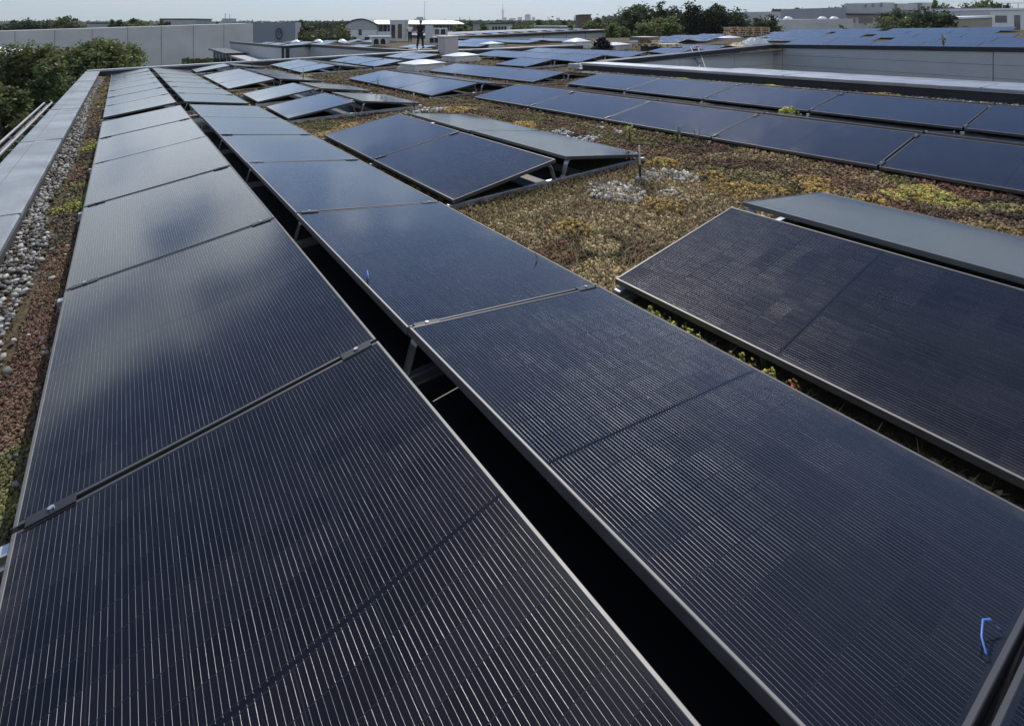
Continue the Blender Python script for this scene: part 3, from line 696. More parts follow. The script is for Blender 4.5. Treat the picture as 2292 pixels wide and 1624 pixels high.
# ------------------------------------------------------------------ loose items: pallets, heaps, ladder
def pallet_mesh(mat):
    m = MB()
    for i in range(6): y = -.37 + i * .148; m.box((-.6, y - .05, .122), (.6, y + .05, .144))
    for x in (-.55, 0, .55):
        m.box((x - .05, -.4, .1), (x + .05, .4, .1215))
        for y in (-.35, 0, .35): m.box((x - .05, y - .05, .023), (x + .05, y + .05, .0995))
    for y in (-.35, 0, .35): m.box((-.6, y - .05, 0), (.6, y + .05, .0225))
    return m.mesh('pallet', mat)
PALE, OLD = pallet_mesh(WOODP), pallet_mesh(WOODB)
def pallet(me, x, y, z, rz, label, group): return tag(link('pallet', me, None, Matrix.Translation((x, y, z)) @ Matrix.Rotation(rz, 4, 'Z')), label, 'pallet', group)
px, py = 21.75, 18.35; z = RZ(px, py) + .25
MBt = MB().box((-.45, -.35, 0), (.5, .4, .25)); tag(MBt.build('black_crate', BLACKPL, None, M=Matrix.Translation((px + .2, py - .1, RZ(px, py)))), 'black crate under the pale pallets', 'crate')
pallet(PALE, px, py, z, .2, 'pale new pallet, lowest of the stack by the white skylight', 'pale pallets')
pallet(PALE, px + .1, py + .1, z + .146, .5, 'pale new pallet right under the flat brown carton', 'pale pallets')
pallet(PALE, px + .55, py - .75, z - .03, -.25, 'pale new pallet lying askew right of the carton', 'pale pallets')
t = thing('carton', 'flat brown carton with a pale inside lying on the pale pallets', 'carton', M=Matrix.Translation((px - .1, py + .15, z + .293)) @ Matrix.Rotation(.3, 4, 'Z'))
MB().box((-.75, -.5, 0), (.75, .5, .15)).build('box', CARD, t); MB().box((-.72, -.47, .151), (.72, .47, .165)).build('lid', pmat('pale_board', (.42, .42, .46), .6), t)
bp_ = at(1675, 81, 35.5); bz = -YAW + .1
for j, dx in enumerate((-.85, .62)):
    for k in range(4):
        p = bp_ + RGT * (dx + random.Random(j * 9 + k).uniform(-.05, .05)); 
        pallet(OLD, p.x, p.y, bp_.z + k * .146, bz + random.Random(k + 5 * j).uniform(-.06, .06), f'weathered brown pallet, {["lowest", "second from bottom", "third from bottom", "topmost"][k]} of the {["left", "right"][j]} brown stack', 'brown pallets')
rb = RZ(bp_.x, bp_.y)
def crumple(name, mat, w, d, h, n, seed, parent=None, M=None, flat=.0):
    r = random.Random(seed); m = MB(); vs = []; fs = []
    for j in range(n + 1):
        for i in range(n + 1):
            a, b = 2 * i / n - 1, 2 * j / n - 1; e = max(0, 1 - max(abs(a), abs(b)) ** 3)
            vs.append((a * w / 2 + r.uniform(-1, 1) * w / n * .35, b * d / 2 + r.uniform(-1, 1) * d / n * .35, e * h * (flat + (1 - flat) * r.random())))
    for j in range(n):
        for i in range(n): k = j * (n + 1) + i; fs.append((k, k + 1, k + n + 2, k + n + 1))
    m.add(vs, fs); return m.build(name, mat, parent, M=M)
t = thing('wrapped_bundle', 'black wrapped bundle carrying the brown pallet stacks', 'bundle', M=Matrix.Translation((bp_.x, bp_.y, rb)) @ Matrix.Rotation(bz, 4, 'Z'))
MB().box((-1.5, -.5, 0), (1.55, .5, bp_.z - rb - .004)).build('core', BLACKPL, t); crumple('loose_wrap', BLACKPL, 1.2, .8, .35, 9, 3, t, Matrix.Translation((1.6, -.5, 0)))
p = at(1690, 106, 29.0); SHEET = pmat('white_plastic_sheet', (.72, .73, .72), .4, var=.1)
t = tag(crumple('plastic_sheet', SHEET, 1.5, 1.0, .55, 13, 8, None, Matrix.Translation((p.x, p.y, RZ(p.x, p.y) + .0)) @ Matrix.Rotation(-YAW, 4, 'Z'), .2), 'crumpled white plastic sheeting heaped in front of brown pallets', 'plastic sheeting')
p = at(1652, 107, 28.2)
tag(crumple('cardboard_scrap', WOODP, 1.2, .8, .32, 8, 12, None, Matrix.Translation((p.x, p.y, RZ(p.x, p.y))) @ Matrix.Rotation(-.2, 4, 'Z'), .3), 'torn pale cardboard scraps beside the white sheeting', 'cardboard')
p = at(1348, 112, 28.6)
def heap(name, mat, n, w, h, seed, M, sz):
    r = np.random.RandomState(seed); th = r.rand(n) * 6.283; q = r.rand(n) ** .5; zz = r.rand(n)
    rad = (1 - zz ** 1.5) ** .5; c = np.stack([w * q * rad * np.cos(th), w * q * rad * np.sin(th), h * zz], 1)
    a = r.randn(n, 3); a /= np.linalg.norm(a, axis=1)[:, None]; b = np.cross(a, r.randn(n, 3)); b /= np.linalg.norm(b, axis=1)[:, None]
    s = sz * (.6 + .8 * r.rand(n, 1)); V = np.concatenate([c - a * s, c - b * s * .5, c + a * s, c + b * s * .5], 1).reshape(-1, 3)
    return link(name, npmesh(name, V, np.arange(4 * n).reshape(-1, 4), mat), None, M)
tag(heap('black_heap', pmat('shiny_black_foil', (.012, .013, .016), .18, 0, .6), 900, .62, .66, 4, Matrix.Translation((p.x, p.y, RZ(p.x, p.y))), .085), 'heap of shiny crumpled black plastic beside tall white skylight', 'plastic heap')
t = thing('wrapped_tiles', 'bundle of clear plastic wrapped slabs at the end of the pale cap', 'bundle', M=onroof(12.6, 13.55, .2))
m = MB(); r = random.Random(2)
for i in range(6): m.box((-.42 + i * .14, -.2 + r.uniform(-.03, .03), 0), (-.29 + i * .14, .2, .11 + r.uniform(0, .07)), ch=.02)
m.build('slabs', pmat('pale_slabs', (.42, .43, .43), .4, var=.25), t)
crumple('film', pmat('clear_film', (.6, .62, .63), .15, 0, .8), 1.0, .5, .2, 9, 22, t, Matrix.Translation((.1, -.05, .0)), .5)
GAL0 = pmat('dull_aluminium', (.20, .21, .225), .55, .3)
t = thing('ladder', 'leaning aluminium ladder with red tipped rail against the dark coping', 'ladder')
a0, a1 = at(1545.5, 105.8, 22.55), at(1561.5, 105.8, 22.55); b0, b1 = at(1563.5, 146, 21.3), at(1576, 145, 21.3)
for nm, q0, q1 in (('rail', a0, b0), ('rail', a1, b1)): MB().tube([q0, q1 + (q1 - q0) * 1.6], .03, 8).build(nm, GAL0, t)
MB().tube([a1 + (a1 - b1) * .06, a1], .055, 8).build('tip', pmat('red_cap', (.45, .06, .05), .5), t)
m = MB()
for k in range(1, 9): f = k * .3; m.tube([a0 + (b0 - a0) * f, a1 + (b1 - a1) * f], .022, 6)
m.build('rungs', GAL0, t)
# access ladder outside the left parapet
t = thing('access_ladder', 'long galvanised roof ladder lying outside the left parapet', 'ladder')
GAL = pmat('galvanised_rail', (.26, .265, .27), .5, .6, var=.1)
zl = lambda y: RZ(-1.35, y) - .02
for x, dz_, r0 in ((-1.46, .0, .022), (-1.40, -.06, .03), (-1.32, .0, .022)): MB().tube([(x, 7.6, zl(7.6) + dz_), (x, 16.9, zl(16.9) + dz_)], r0, 8).build('rail', GAL if dz_ == 0 else DARKMETAL, t)
m = MB()
for k in range(8): y = 7.9 + k * 1.28; m.tube([(-1.47, y, zl(y) - .03), (-1.03, y, zl(y) - .03)], .016, 6)
m.build('rungs', GAL, t)
# small blue cable ties
BLUE = pmat('blue_cord', (.06, .16, .5), .5)
def onpanel(X, Y, yy, xx, side='R', h=.004):
    c = CW; B = Matrix.Translation((X, Y, RZ(X, Y) + .012)) @ RQ.to_matrix().to_4x4()
    return B @ Matrix.Translation((2 * c + RG, yy + PLN, .1)) @ Matrix.Rotation(math.pi, 4, 'Z') @ Matrix.Rotation(-TILT, 4, 'Y') @ Vector((xx, yy * 0 + 0, h))
def cord(pts, r, label): tag(MB().tube(pts, r * .8, 6).build('cable_tie', BLUE, None, True), label, 'cable tie', 'blue cable ties')
def plane_pt(px, py, X, side):  # meets the sloping panel face of the left tents
    d = FWD + RGT * ((px - PW / 2) / FPX); d.z = (PH / 2 + CY - py) / FPX
    n = RQ @ (Matrix.Rotation(TILT if side == 'R' else -TILT, 3, 'Y') @ Vector((0, 0, 1)))
    xl = X if side == 'L' else X + 2 * CW + RG; o = Vector((xl, 3, RZ(xl, 3) + .112)); c0 = Vector((0, 0, H))
    return c0 + d * ((o - c0).dot(n) / d.dot(n))
bt = [plane_pt(x, y, -.258, 'R') + Vector((0, 0, h)) for x, y, h in ((2243, 1417, .006), (2216, 1405, .02), (2200, 1412, .025), (2197, 1445, .02), (2207, 1470, .008), (2214, 1476, .003))]
cord(bt, .0028, 'blue cable tie looped over the near end of the right hand foreground panel')
bt = [plane_pt(x, y, -.258, 'R') + Vector((0, 0, h)) for x, y, h in ((812, 622, .004), (820, 618, .02), (826, 629, .006), (822, 612, .015))]
cord(bt, .004, 'tiny blue cable tie lying on the second panel right of the ridge gap')
exec_veg = True

# ------------------------------------------------------------------ planting of the roof
RS = np.random.RandomState(7)
def in_foot(x, y, pad=0.):
    r = np.zeros(len(x), bool)
    for X, Y, yw, x0, x1, y0, y1 in FOOT:
        c, s = math.cos(yw), math.sin(yw); dx, dy = x - X, y - Y; a, b = c * dx - s * dy, s * dx + c * dy
        r |= (a > x0 + pad) & (a < x1 - pad) & (b > y0 + pad) & (b < y1 - pad)
    return r
def in_view(x, y, m=.06):
    d = x * FWD.x + y * FWD.y; l = x * RGT.x + y * RGT.y
    u = l / np.maximum(d, .01); v = 1.55 / np.maximum(d, .01)
    return (d > .4) & (np.abs(u) < .945 + m) & (v < 1.3 + m)
def vnoise(x, y, s, seed):
    r = np.random.RandomState(seed); G = r.rand(64, 64); x = x / s + 100; y = y / s + 100
    xi, yi = np.floor(x).astype(int), np.floor(y).astype(int); fx, fy = x - xi, y - yi; fx, fy = fx * fx * (3 - 2 * fx), fy * fy * (3 - 2 * fy)
    g = lambda a, b: G[a % 64, b % 64]
    return (g(xi, yi) * (1 - fx) + g(xi + 1, yi) * fx) * (1 - fy) + (g(xi, yi + 1) * (1 - fx) + g(xi + 1, yi + 1) * fx) * fy
OCT_V = np.array([(1, 0, 0), (0, 1, 0), (-1, 0, 0), (0, -1, 0), (0, 0, 1), (0, 0, -1)], float)
OCT_F = np.array([(0, 1, 4), (1, 2, 4), (2, 3, 4), (3, 0, 4), (1, 0, 5), (2, 1, 5), (3, 2, 5), (0, 3, 5)])
def rotmats(n, r, tilt=1.):
    q = r.randn(n, 4); q[:, 1:3] *= tilt; q /= np.linalg.norm(q, axis=1)[:, None]; w, x, y, z = q.T
    return np.stack([1 - 2 * (y * y + z * z), 2 * (x * y - w * z), 2 * (x * z + w * y), 2 * (x * y + w * z), 1 - 2 * (x * x + z * z), 2 * (y * z - w * x), 2 * (x * z - w * y), 2 * (y * z + w * x), 1 - 2 * (x * x + y * y)], 1).reshape(n, 3, 3)
def lumps(P, S, r, squash=.6, tilt=1.):
    n = len(P); V = OCT_V[None] * S[:, None, None] * np.stack([.7 + .6 * r.rand(n), .7 + .6 * r.rand(n), squash * (.7 + .6 * r.rand(n))], 1)[:, None, :]
    V = V * (.8 + .4 * r.rand(n, 6, 1)); V = np.einsum('nij,nkj->nki', rotmats(n, r, tilt), V) + P[:, None, :]
    F = (OCT_F[None] + (np.arange(n) * 6)[:, None, None]).reshape(-1, 3); return V.reshape(-1, 3), F
# icosahedron stones
ph = (1 + 5 ** .5) / 2
ICO_V = np.array([(-1, ph, 0), (1, ph, 0), (-1, -ph, 0), (1, -ph, 0), (0, -1, ph), (0, 1, ph), (0, -1, -ph), (0, 1, -ph), (ph, 0, -1), (ph, 0, 1), (-ph, 0, -1), (-ph, 0, 1)]) / (1 + ph * ph) ** .5
ICO_F = np.array([(0, 11, 5), (0, 5, 1), (0, 1, 7), (0, 7, 10), (0, 10, 11), (1, 5, 9), (5, 11, 4), (11, 10, 2), (10, 7, 6), (7, 1, 8), (3, 9, 4), (3, 4, 2), (3, 2, 6), (3, 6, 8), (3, 8, 9), (4, 9, 5), (2, 4, 11), (6, 2, 10), (8, 6, 7), (9, 8, 1)])
def stones(P, S, r):
    n = len(P); V = ICO_V[None] * S[:, None, None] * np.stack([.8 + .7 * r.rand(n), .7 + .4 * r.rand(n), .45 + .3 * r.rand(n)], 1)[:, None, :] * (.85 + .3 * r.rand(n, 12, 1))
    V = np.einsum('nij,nkj->nki', rotmats(n, r, .25), V) + P[:, None, :]
    return V.reshape(-1, 3), (ICO_F[None] + (np.arange(n) * 12)[:, None, None]).reshape(-1, 3)
STONE = attr_mat('pebble', .75, 0, .4, .3, 40.)
def pebble_tint(n, r, k=1.):
    g = (.05 + .46 * r.rand(n, 1) ** 1.7) * k; return np.repeat(np.clip(g * np.array([[1., .97, .92]]) + .007 * r.randn(n, 3), .03, .8), 20, 0)
def gravel(name, x, y, smin, smax, k, seed):
    r = np.random.RandomState(seed); n = len(x); S = smin + (smax - smin) * r.rand(n)
    P = np.stack([x, y, RZ(x, y) + S * .15 + .018 * r.rand(n)], 1); V, F = stones(P, S, r)
    o = link(name, npmesh(name, V, F, STONE, pebble_tint(n, r, k), True)); o['kind'] = 'stuff'; return o
n = 11000; y = .4 + 25 * RS.rand(n) ** 1.7; lim = -.51 + .16 * (vnoise(y, y * 0, 1.3, 3) - .5) + np.clip((2.3 - y) * .0, 0, 1); x = -.66 + (lim + .66) * RS.rand(n)
keep = ((y > 3.5) | (RS.rand(n) < .10)) & (RS.rand(n) < .5); gravel('gravel', x[keep], y[keep], .009, .022, 1.15, 11)
n = 420; y = .8 + 14 * RS.rand(n) ** 1.4; x = -.62 + .34 * RS.rand(n); gravel('gravel', x, y, .006, .02, .9, 17)
n = 5200; y = -1 + 13.3 * RS.rand(n); x = 11.0 + .9 * RS.rand(n) ** .7; gravel('gravel', x, y, .016, .034, .9, 12)
def patch_xy(n, cx, cy, rx, ry, seed):
    r = np.random.RandomState(seed); a = r.rand(n) * 6.283; q = r.rand(n) ** .62; return cx + rx * q * np.cos(a), cy + ry * q * np.sin(a)
x, y = patch_xy(900, 4.0, 3.42, .62, .40, 5); k = vnoise(x, y, .22, 77) > .38; o = gravel('white_pebbles', x[k], y[k], .013, .032, 1.35, 13)
x, y = patch_xy(600, 5.1, 5.5, .65, .45, 6); k = vnoise(x, y, .25, 78) > .4; gravel('white_pebbles', x[k], y[k], .016, .036, 1.35, 14)
x, y = patch_xy(160, 4.55, 9.0, .5, .3, 8); gravel('white_pebbles', x, y, .018, .036, 1.5, 15)

# ground cover: crumbs of sedum, moss and substrate
YEL = [(4.75, 3.8, .2), (4.68, 3.16, .17), (4.45, 2.8, .28), (5.21, 2.48, .17), (5.04, 2.32, .2), (3.62, 2.92, .2), (2.75, 3.05, .17), (5.5, 1.68, .32), (5.06, 1.9, .12), (4.71, 2.55, .16), (2.45, 7.9, .3), (2.9, 8.3, .3),
       (4.2, 7.3, .35), (4.9, 6.6, .3), (4.6, 18.4, .5), (2.8, 14.6, .3), (5.0, 8.6, .3)]
def cover_xy(n):
    xs, ys = [], []
    tot = 0
    while tot < n:
        m = n * 3; d = .8 * np.exp(RS.rand(m) * math.log(34 / .8)); u = -1.03 + 2.28 * RS.rand(m)
        X = d * FWD.x + u * d * RGT.x; Y = d * FWD.y + u * d * RGT.y
        ok = (X > -.64) & (X < 27) & (Y > -1) & (Y < 25.3) & ~((X > 11.85) & (Y < 13.4)) & ~in_foot(X, Y, .06) & (RS.rand(m) < np.where(X > 11, .5, 1.))
        ok &= ~((X < -.42) & (Y > 3) & (RS.rand(m) < .85))
        xs.append(X[ok]); ys.append(Y[ok]); tot += ok.sum()
    return np.concatenate(xs)[:n], np.concatenate(ys)[:n]
def cover_tint(x, y, r):
    n = len(x); a = vnoise(x, y, .55, 21); b = vnoise(x, y, .3, 22); c = vnoise(x, y, .9, 23); j = r.rand(n, 1)
    T = np.empty((n, 3)); T[:] = (.060, .043, .032)
    def put(mask, col): T[mask] = col
    put(a > .52, (.105, .075, .048)); put(b > .60, (.15, .115, .070)); put((c > .68) & (b > .4), (.085, .08, .036)); put((a > .7) & (c < .5), (.115, .09, .048)); put((a < .25), (.034, .026, .02)); put((c > .5) & (b < .3), (.095, .055, .04)); put((a < .3) & (b > .5), (.11, .10, .05))
    left = x < -.2; put(left, (.052, .043, .034)); put(left & (a > .42), (.085, .058, .043)); put(left & (a > .62) & (c > .4), (.078, .050, .040)); put(left & (b > .60), (.066, .068, .034)); put(left & (b > .74), (.10, .10, .045)); put(left & (c < .3), (.095, .07, .045))
    put(left & (y > 9) & (b > .5), (.13, .112, .05))
    dry = (x > 2.2) & (x < 4.4) & (y > 2.1) & (y < 3.6); put(dry & (a > .35), (.17, .135, .085)); put(dry & (b > .55), (.24, .195, .12))
    T *= (.9 + 2.0 * j ** 1.3) * np.array([1.05, 1., .93]); return T
n = 108000; x, y = cover_xy(n); dd = np.hypot(x, y); r = np.random.RandomState(31)
S = (.0045 + .010 * r.rand(n) ** 2.5) * (1 + dd * .075); T = cover_tint(x, y, r)
S[(x < -.2) & (dd < 5)] *= .6
xl = -.64 + .44 * RS.rand(26000); yl = .7 + 6.5 * RS.rand(26000) ** 1.3; kl = ~((xl < -.42) & (yl > 3.4)); xl, yl = xl[kl], yl[kl]
x, y = np.concatenate([x, xl]), np.concatenate([y, yl]); S = np.concatenate([S, .003 + .006 * r.rand(len(xl))]); T = np.concatenate([T, cover_tint(xl, yl, r)]); n = len(x)
P = np.stack([x, y, RZ(x, y) + S * .5 + .012 * vnoise(x, y, .12, 9)], 1); V, F = lumps(P, S, r, .75)
COVER = attr_mat('sedum_and_moss', .9, 0, .2, .35, 30.)
o = link('ground_cover', npmesh('ground_cover', V, F, COVER, np.repeat(T, 8, 0))); o['kind'] = 'stuff'
# dry grass blades
def blades(name, x, y, hmin, hmax, tints, seed, lean=.8, wd=.0022, z=None):
    r = np.random.RandomState(seed); n = len(x); hgt = hmin + (hmax - hmin) * r.rand(n) ** 1.8; a = r.rand(n) * 6.283; le = lean * r.rand(n)
    d = np.stack([np.cos(a) * le, np.sin(a) * le, np.ones(n)], 1); d /= np.linalg.norm(d, axis=1)[:, None]
    s = np.stack([-np.sin(a + .7), np.cos(a + .7), np.zeros(n)], 1) * wd * (1 + .12 * np.hypot(x, y))[:, None]
    b = np.stack([x, y, RZ(x, y) if z is None else z], 1); m = b + d * (hgt * .55)[:, None]; t = b + d * hgt[:, None] + np.stack([np.cos(a), np.sin(a), -np.ones(n) * .3], 1) * (hgt * .25)[:, None]
    V = np.stack([b - s, b + s, m + s * .8, m - s * .8, t + s * .25, t - s * .25], 1).reshape(-1, 3)
    F = (np.array([(0, 1, 2, 3), (3, 2, 4, 5)])[None] + (np.arange(n) * 6)[:, None, None]).reshape(-1, 4)
    tt = np.array(tints)[r.randint(len(tints), size=n)] * (.7 + .6 * r.rand(n, 1))
    return npmesh(name, V, F, attr_mat('dry_stalks', .8, .25, .2), np.repeat(tt, 2, 0))
STRAW = [(.40, .32, .19), (.30, .235, .14), (.13, .12, .05), (.10, .11, .04)]
x, y = cover_xy(15000); k = (vnoise(x, y, .8, 40) > .42) & (x > -.3) | ((x > 2.2) & (x < 4.4) & (y < 3.6)); x, y = x[k], y[k]
o = link('dry_grass', blades('dry_grass', x, y, .02, .075, STRAW, 41, 1.2)); o['kind'] = 'stuff'
x = 2.2 + 2.3 * RS.rand(7500); y = 2.15 + 1.7 * RS.rand(7500); k = ~in_foot(x, y, .0)
o = link('dry_grass', blades('dry_grass', x[k], y[k], .03, .11, STRAW[:3], 43, 1.5)); o['kind'] = 'stuff'
# sedum cushions as plants of their own
def leafball(n, R, h, sz, tints, seed):
    r = np.random.RandomState(seed); a = r.rand(n) * 6.283; q = r.rand(n) ** .5; lob = 1 + .25 * np.sin(3 * a + seed) + .15 * np.sin(7 * a)
    c = np.stack([R * q * lob * np.cos(a), R * q * lob * np.sin(a), h * (1 - q ** 2) * (.4 + .6 * r.rand(n)) + .01], 1)
    V, F = lumps(c, sz * (.6 + .8 * r.rand(n)), r, .8)
    t = np.array(tints)[r.randint(len(tints), size=n)] * (.65 + .7 * r.rand(n, 1)); return V, F, np.repeat(t, 8, 0)
YT = [(.36, .24, .06), (.27, .18, .06), (.15, .105, .05), (.42, .30, .09), (.10, .07, .045)]; YG = [(.34, .38, .09), (.22, .27, .06), (.44, .43, .12)]; RT = [(.30, .06, .05), (.42, .12, .08), (.33, .33, .08)]
where = ['left of the white pebbles edge', 'behind pebble patch', '']
LBL = ['yellow sedum cushion right of the lightning rod pebbles', 'yellow sedum cushion, upper of two near the pebbles', 'largest yellow sedum mat right below the pebbles', 'small yellow sedum cushion near long row edge', 'low yellow sedum cushion above the far edge of right tent',
       'ochre sedum cushion just in front of the white pebbles', 'ochre sedum cushion left in the dry grass', 'big yellow green sedum mat before the long row at right', 'tiny ochre sedum cushion beside the right tent ridge', 'narrow yellow sedum cushion between two larger mats',
       'yellow sedum clump left of the nearer lone tent', 'olive yellow sedum clump in front of nearer lone tent', 'yellow brown sedum mat behind the panel pair', 'dull yellow sedum mat by the upper pebbles', 'distant yellow grass clump before nearest skylight', 'yellow clump between two lone tents', 'yellow brown mat beyond the second lightning rod']
for i, (px_, py_, R) in enumerate(YEL):
    V, F, T = leafball(int(110 + 520 * R * R / .06), R * .85, .045, .011 + .0012 * math.hypot(px_, py_), YT if i != 7 else YT + YG, 50 + i)
    tag(link('sedum_clump', npmesh('sedum_clump', V, F, COVER, T), None, onroof(px_, py_)), LBL[i], 'sedum', 'sedum cushions')
def trail(y0, y1, n, tints, seed, label):
    r = np.random.RandomState(seed); Vs, Fs, Ts = [], [], []; o = 0; yc = (y0 + y1) / 2
    for k in range(n):
        V, F, T = leafball(r.randint(25, 70), r.uniform(.02, .045), r.uniform(.04, .09), r.uniform(.005, .009), tints, seed * 40 + k)
        V = V + np.array([r.uniform(-.045, .03), r.uniform(y0, y1) - yc, 0]); Vs.append(V); Fs.append(F + o); Ts.append(T); o += len(V)
    tag(link('sedum_trail', npmesh('sedum_trail', np.concatenate(Vs), np.concatenate(Fs), COVER, np.concatenate(Ts)), None, onroof(2.19, yc)), label, 'sedum', 'sedum trails in the gap')
trail(1.50, 1.92, 24, YG, 3, 'low trail of yellow green sedum in the gap between the foreground panels')
trail(1.16, 1.42, 15, YG + YT[:2], 4, 'yellowish sedum rosettes nearer the viewer in the foreground gap')
trail(1.10, 1.30, 5, RT, 5, 'few red sedum rosettes among the yellowish ones in foreground gap')
for i, (px_, py_, R, tt, lb) in enumerate([
        (-.36, 6.25, .13, YG, 'bright green sedum beside the left gravel strip'), (-.33, 9.4, .12, YG, 'small green sedum tuft farther along the gravel'), (-.42, 1.95, .13, YG, 'green leafy sedum at the left picture edge'), (8.9, 6.2, .0, YG, '')]):
    if not lb: continue
    V, F, T = leafball(260, R, .05, .009, tt, 80 + i); tag(link('sedum_clump', npmesh('sedum_clump', V, F, COVER, T), None, onroof(px_, py_)), lb, 'sedum', 'sedum cushions')
for i, (px_, py_, R, lb) in enumerate([(11.4, 8.6, .3, 'green sedum mat on right gravel strip'), (11.45, 6.3, .22, 'yellow green sedum mat right along the gravel strip'), (11.5, 4.2, .35, 'rusty sedum mat at right end of gravel strip')]):
    V, F, T = leafball(420, R, .07, .022, [YG, YG, YT][i], 95 + i); tag(link('sedum_clump', npmesh('sedum_clump', V, F, COVER, T), None, onroof(px_, py_)), lb, 'sedum', 'sedum cushions')
# taller weeds
def weed(x, y, h, nst, label, tints, seed, z=None, leaf=.03, M=None):
    r = random.Random(seed); t = thing('weed', label, 'weed', group='weeds between the panels', M=M if M is not None else onroof(x, y)); st = MB(); LV = []; LT = []
    for k in range(nst):
        a = r.uniform(0, 6.28); le = r.uniform(.05, .3) * h; hh = h * r.uniform(.6, 1); p0 = Vector((0, 0, 0)); p1 = Vector((math.cos(a) * le * .4, math.sin(a) * le * .4, hh * .55)); p2 = Vector((math.cos(a) * le, math.sin(a) * le, hh))
        st.tube([p0, p1, p2], [.004, .003, .0015], 5)
        for q in range(int(hh / leaf * 2.2)):
            f = r.uniform(.15, 1); c = p0.lerp(p1, f * 2) if f < .5 else p1.lerp(p2, f * 2 - 1); b = r.uniform(0, 6.28); d = Vector((math.cos(b), math.sin(b), r.uniform(.1, .8))).normalized(); s = d.cross(Vector((0, 0, 1))).normalized(); l = leaf * r.uniform(.7, 1.4)
            LV += [c, c + d * l * .5 + s * l * .22, c + d * l, c + d * l * .5 - s * l * .22]; LT.append(np.array(tints[r.randrange(len(tints))]) * r.uniform(.7, 1.3))
    st.build('stems', pmat('weed_stem', (.10, .11, .04), .8), t)
    V = np.array([tuple(v) for v in LV]); link('leaves', npmesh('leaves', V, np.arange(len(V)).reshape(-1, 4), attr_mat('leaf_tint', .6, .35, .3), np.array(LT)), t)
GR = [(.12, .17, .03), (.20, .22, .04), (.09, .13, .03)]; DG = [(.045, .07, .02), (.07, .10, .03)]
weed(5.24, 4.73, .28, 9, 'yellow green leafy weed before the long row', YG, 1, leaf=.04)
weed(5.77, 4.4, .22, 5, 'dark green upright weed by the long row edge', DG, 2, leaf=.04)
weed(5.83, 4.15, .3, 4, 'thin grey stalks right of the dark green weed', [(.15, .13, .09)], 3, leaf=.014)
weed(2.3, 1.3, .12, 6, 'dry grass sprout in the gap by red rosettes', STRAW, 4, leaf=.012)
weed(-.4, 1.55, .1, 14, 'green grassy tuft at the left panel edge', GR, 5, leaf=.035)
weed(4.2, 10.3, .3, 7, 'thin brown weed beside second lightning rod', [(.10, .08, .05)], 6, leaf=.016)
weed(3.2, 11.3, .3, 3, 'bare stalks standing between the lone tents', STRAW, 7, leaf=.012)
weed(5.2, 12.9, .4, 5, 'faint grey stalks before the triple block', [(.13, .12, .09)], 8, leaf=.018)
weed(2.05, 2.55, .2, 2, 'single dry stalk rising over the panel edge', [(.10, .09, .06)], 9, leaf=.012)
V, F, T = leafball(200, .12, .08, .022, [(.55, .50, .10), (.45, .42, .12), (.25, .28, .06)], 120)
tag(link('flowering_sedum', npmesh('flowering_sedum', V, F, COVER, T), None, onroof(8.36, 4.3, 0, .07)), 'lime yellow flowering clump in the valley between panel rows', 'sedum', 'sedum cushions')
weed(0, 0, .45, 8, 'lone bright green plant on the dark coping', GR, 11, leaf=.09, M=Matrix.Translation((25.6, 7.25, R4Z(25.6, 7.25) + .12)))
# white broken pebbles and twig at the left edge
for i, (x_, y_, s_, lb) in enumerate([(-.56, 1.98, .02, 'square white stone chip at the left picture edge'), (-.47, 1.84, .017, 'white flaky stone chip left of the panel edge')]):
    V, F = stones(np.array([(0, 0, .012)]), np.array([s_]), np.random.RandomState(60 + i)); tag(link('stone_chip', npmesh('stone_chip', V, F, STONE, np.full((20, 3), .6)), None, onroof(x_, y_)), lb, 'stone', 'white stone chips')

# ------------------------------------------------------------------ buildings around
def facade(name, label, cat, p0, p1, depth, zb, parts, mat, roofmat=None, group='buildings around'):
    """box building whose front runs p0 -> p1 (Vectors with their own top z); parts = [(kind, u0, u1, z0, z1, mat, out)] on the front"""
    t = thing(name, label, cat, group=group); d = Vector((p1.x - p0.x, p1.y - p0.y, 0)); L = d.length; d.normalize(); n = Vector((-d.y, d.x, 0))
    if n.dot(FWD) < 0: n = -n
    m = MB(); q = [p0, p1, p1 + n * depth, p0 + n * depth]; zt = [p0.z, p1.z, p1.z, p0.z]
    m.add([(v.x, v.y, zb) for v in q] + [(v.x, v.y, z) for v, z in zip(q, zt)], [(0, 3, 2, 1), (4, 5, 6, 7), (0, 1, 5, 4), (1, 2, 6, 5), (2, 3, 7, 6), (3, 0, 4, 7)])
    m.build('wall', mat, t)
    for (k, u0, u1, z0, z1, mt, out) in parts:
        a, b = p0 + d * (u0 * L), p0 + d * (u1 * L); o_ = n * -out; i_ = n * (-.004 if out > 0 else .0)
        mm = MB(); mm.add([(v.x, v.y, z) for z in (z0, z1) for v in (a + o_, b + o_, b + i_, a + i_)], [(0, 3, 2, 1), (4, 5, 6, 7), (0, 1, 5, 4), (1, 2, 6, 5), (2, 3, 7, 6), (3, 0, 4, 7)])
        mm.build(k, mt, t)
    if roofmat:
        mm = MB(); e = .25; q2 = [p0 - d * e - n * e, p1 + d * e - n * e, p1 + d * e + n * (depth + e), p0 - d * e + n * (depth + e)]
        mm.add([(v.x, v.y, z + .004) for v, z in zip(q2, zt)] + [(v.x, v.y, z + .3) for v, z in zip(q2, zt)], [(0, 3, 2, 1), (4, 5, 6, 7), (0, 1, 5, 4), (1, 2, 6, 5), (2, 3, 7, 6), (3, 0, 4, 7)])
        mm.build('roof', roofmat, t)
    return t, d, n, L
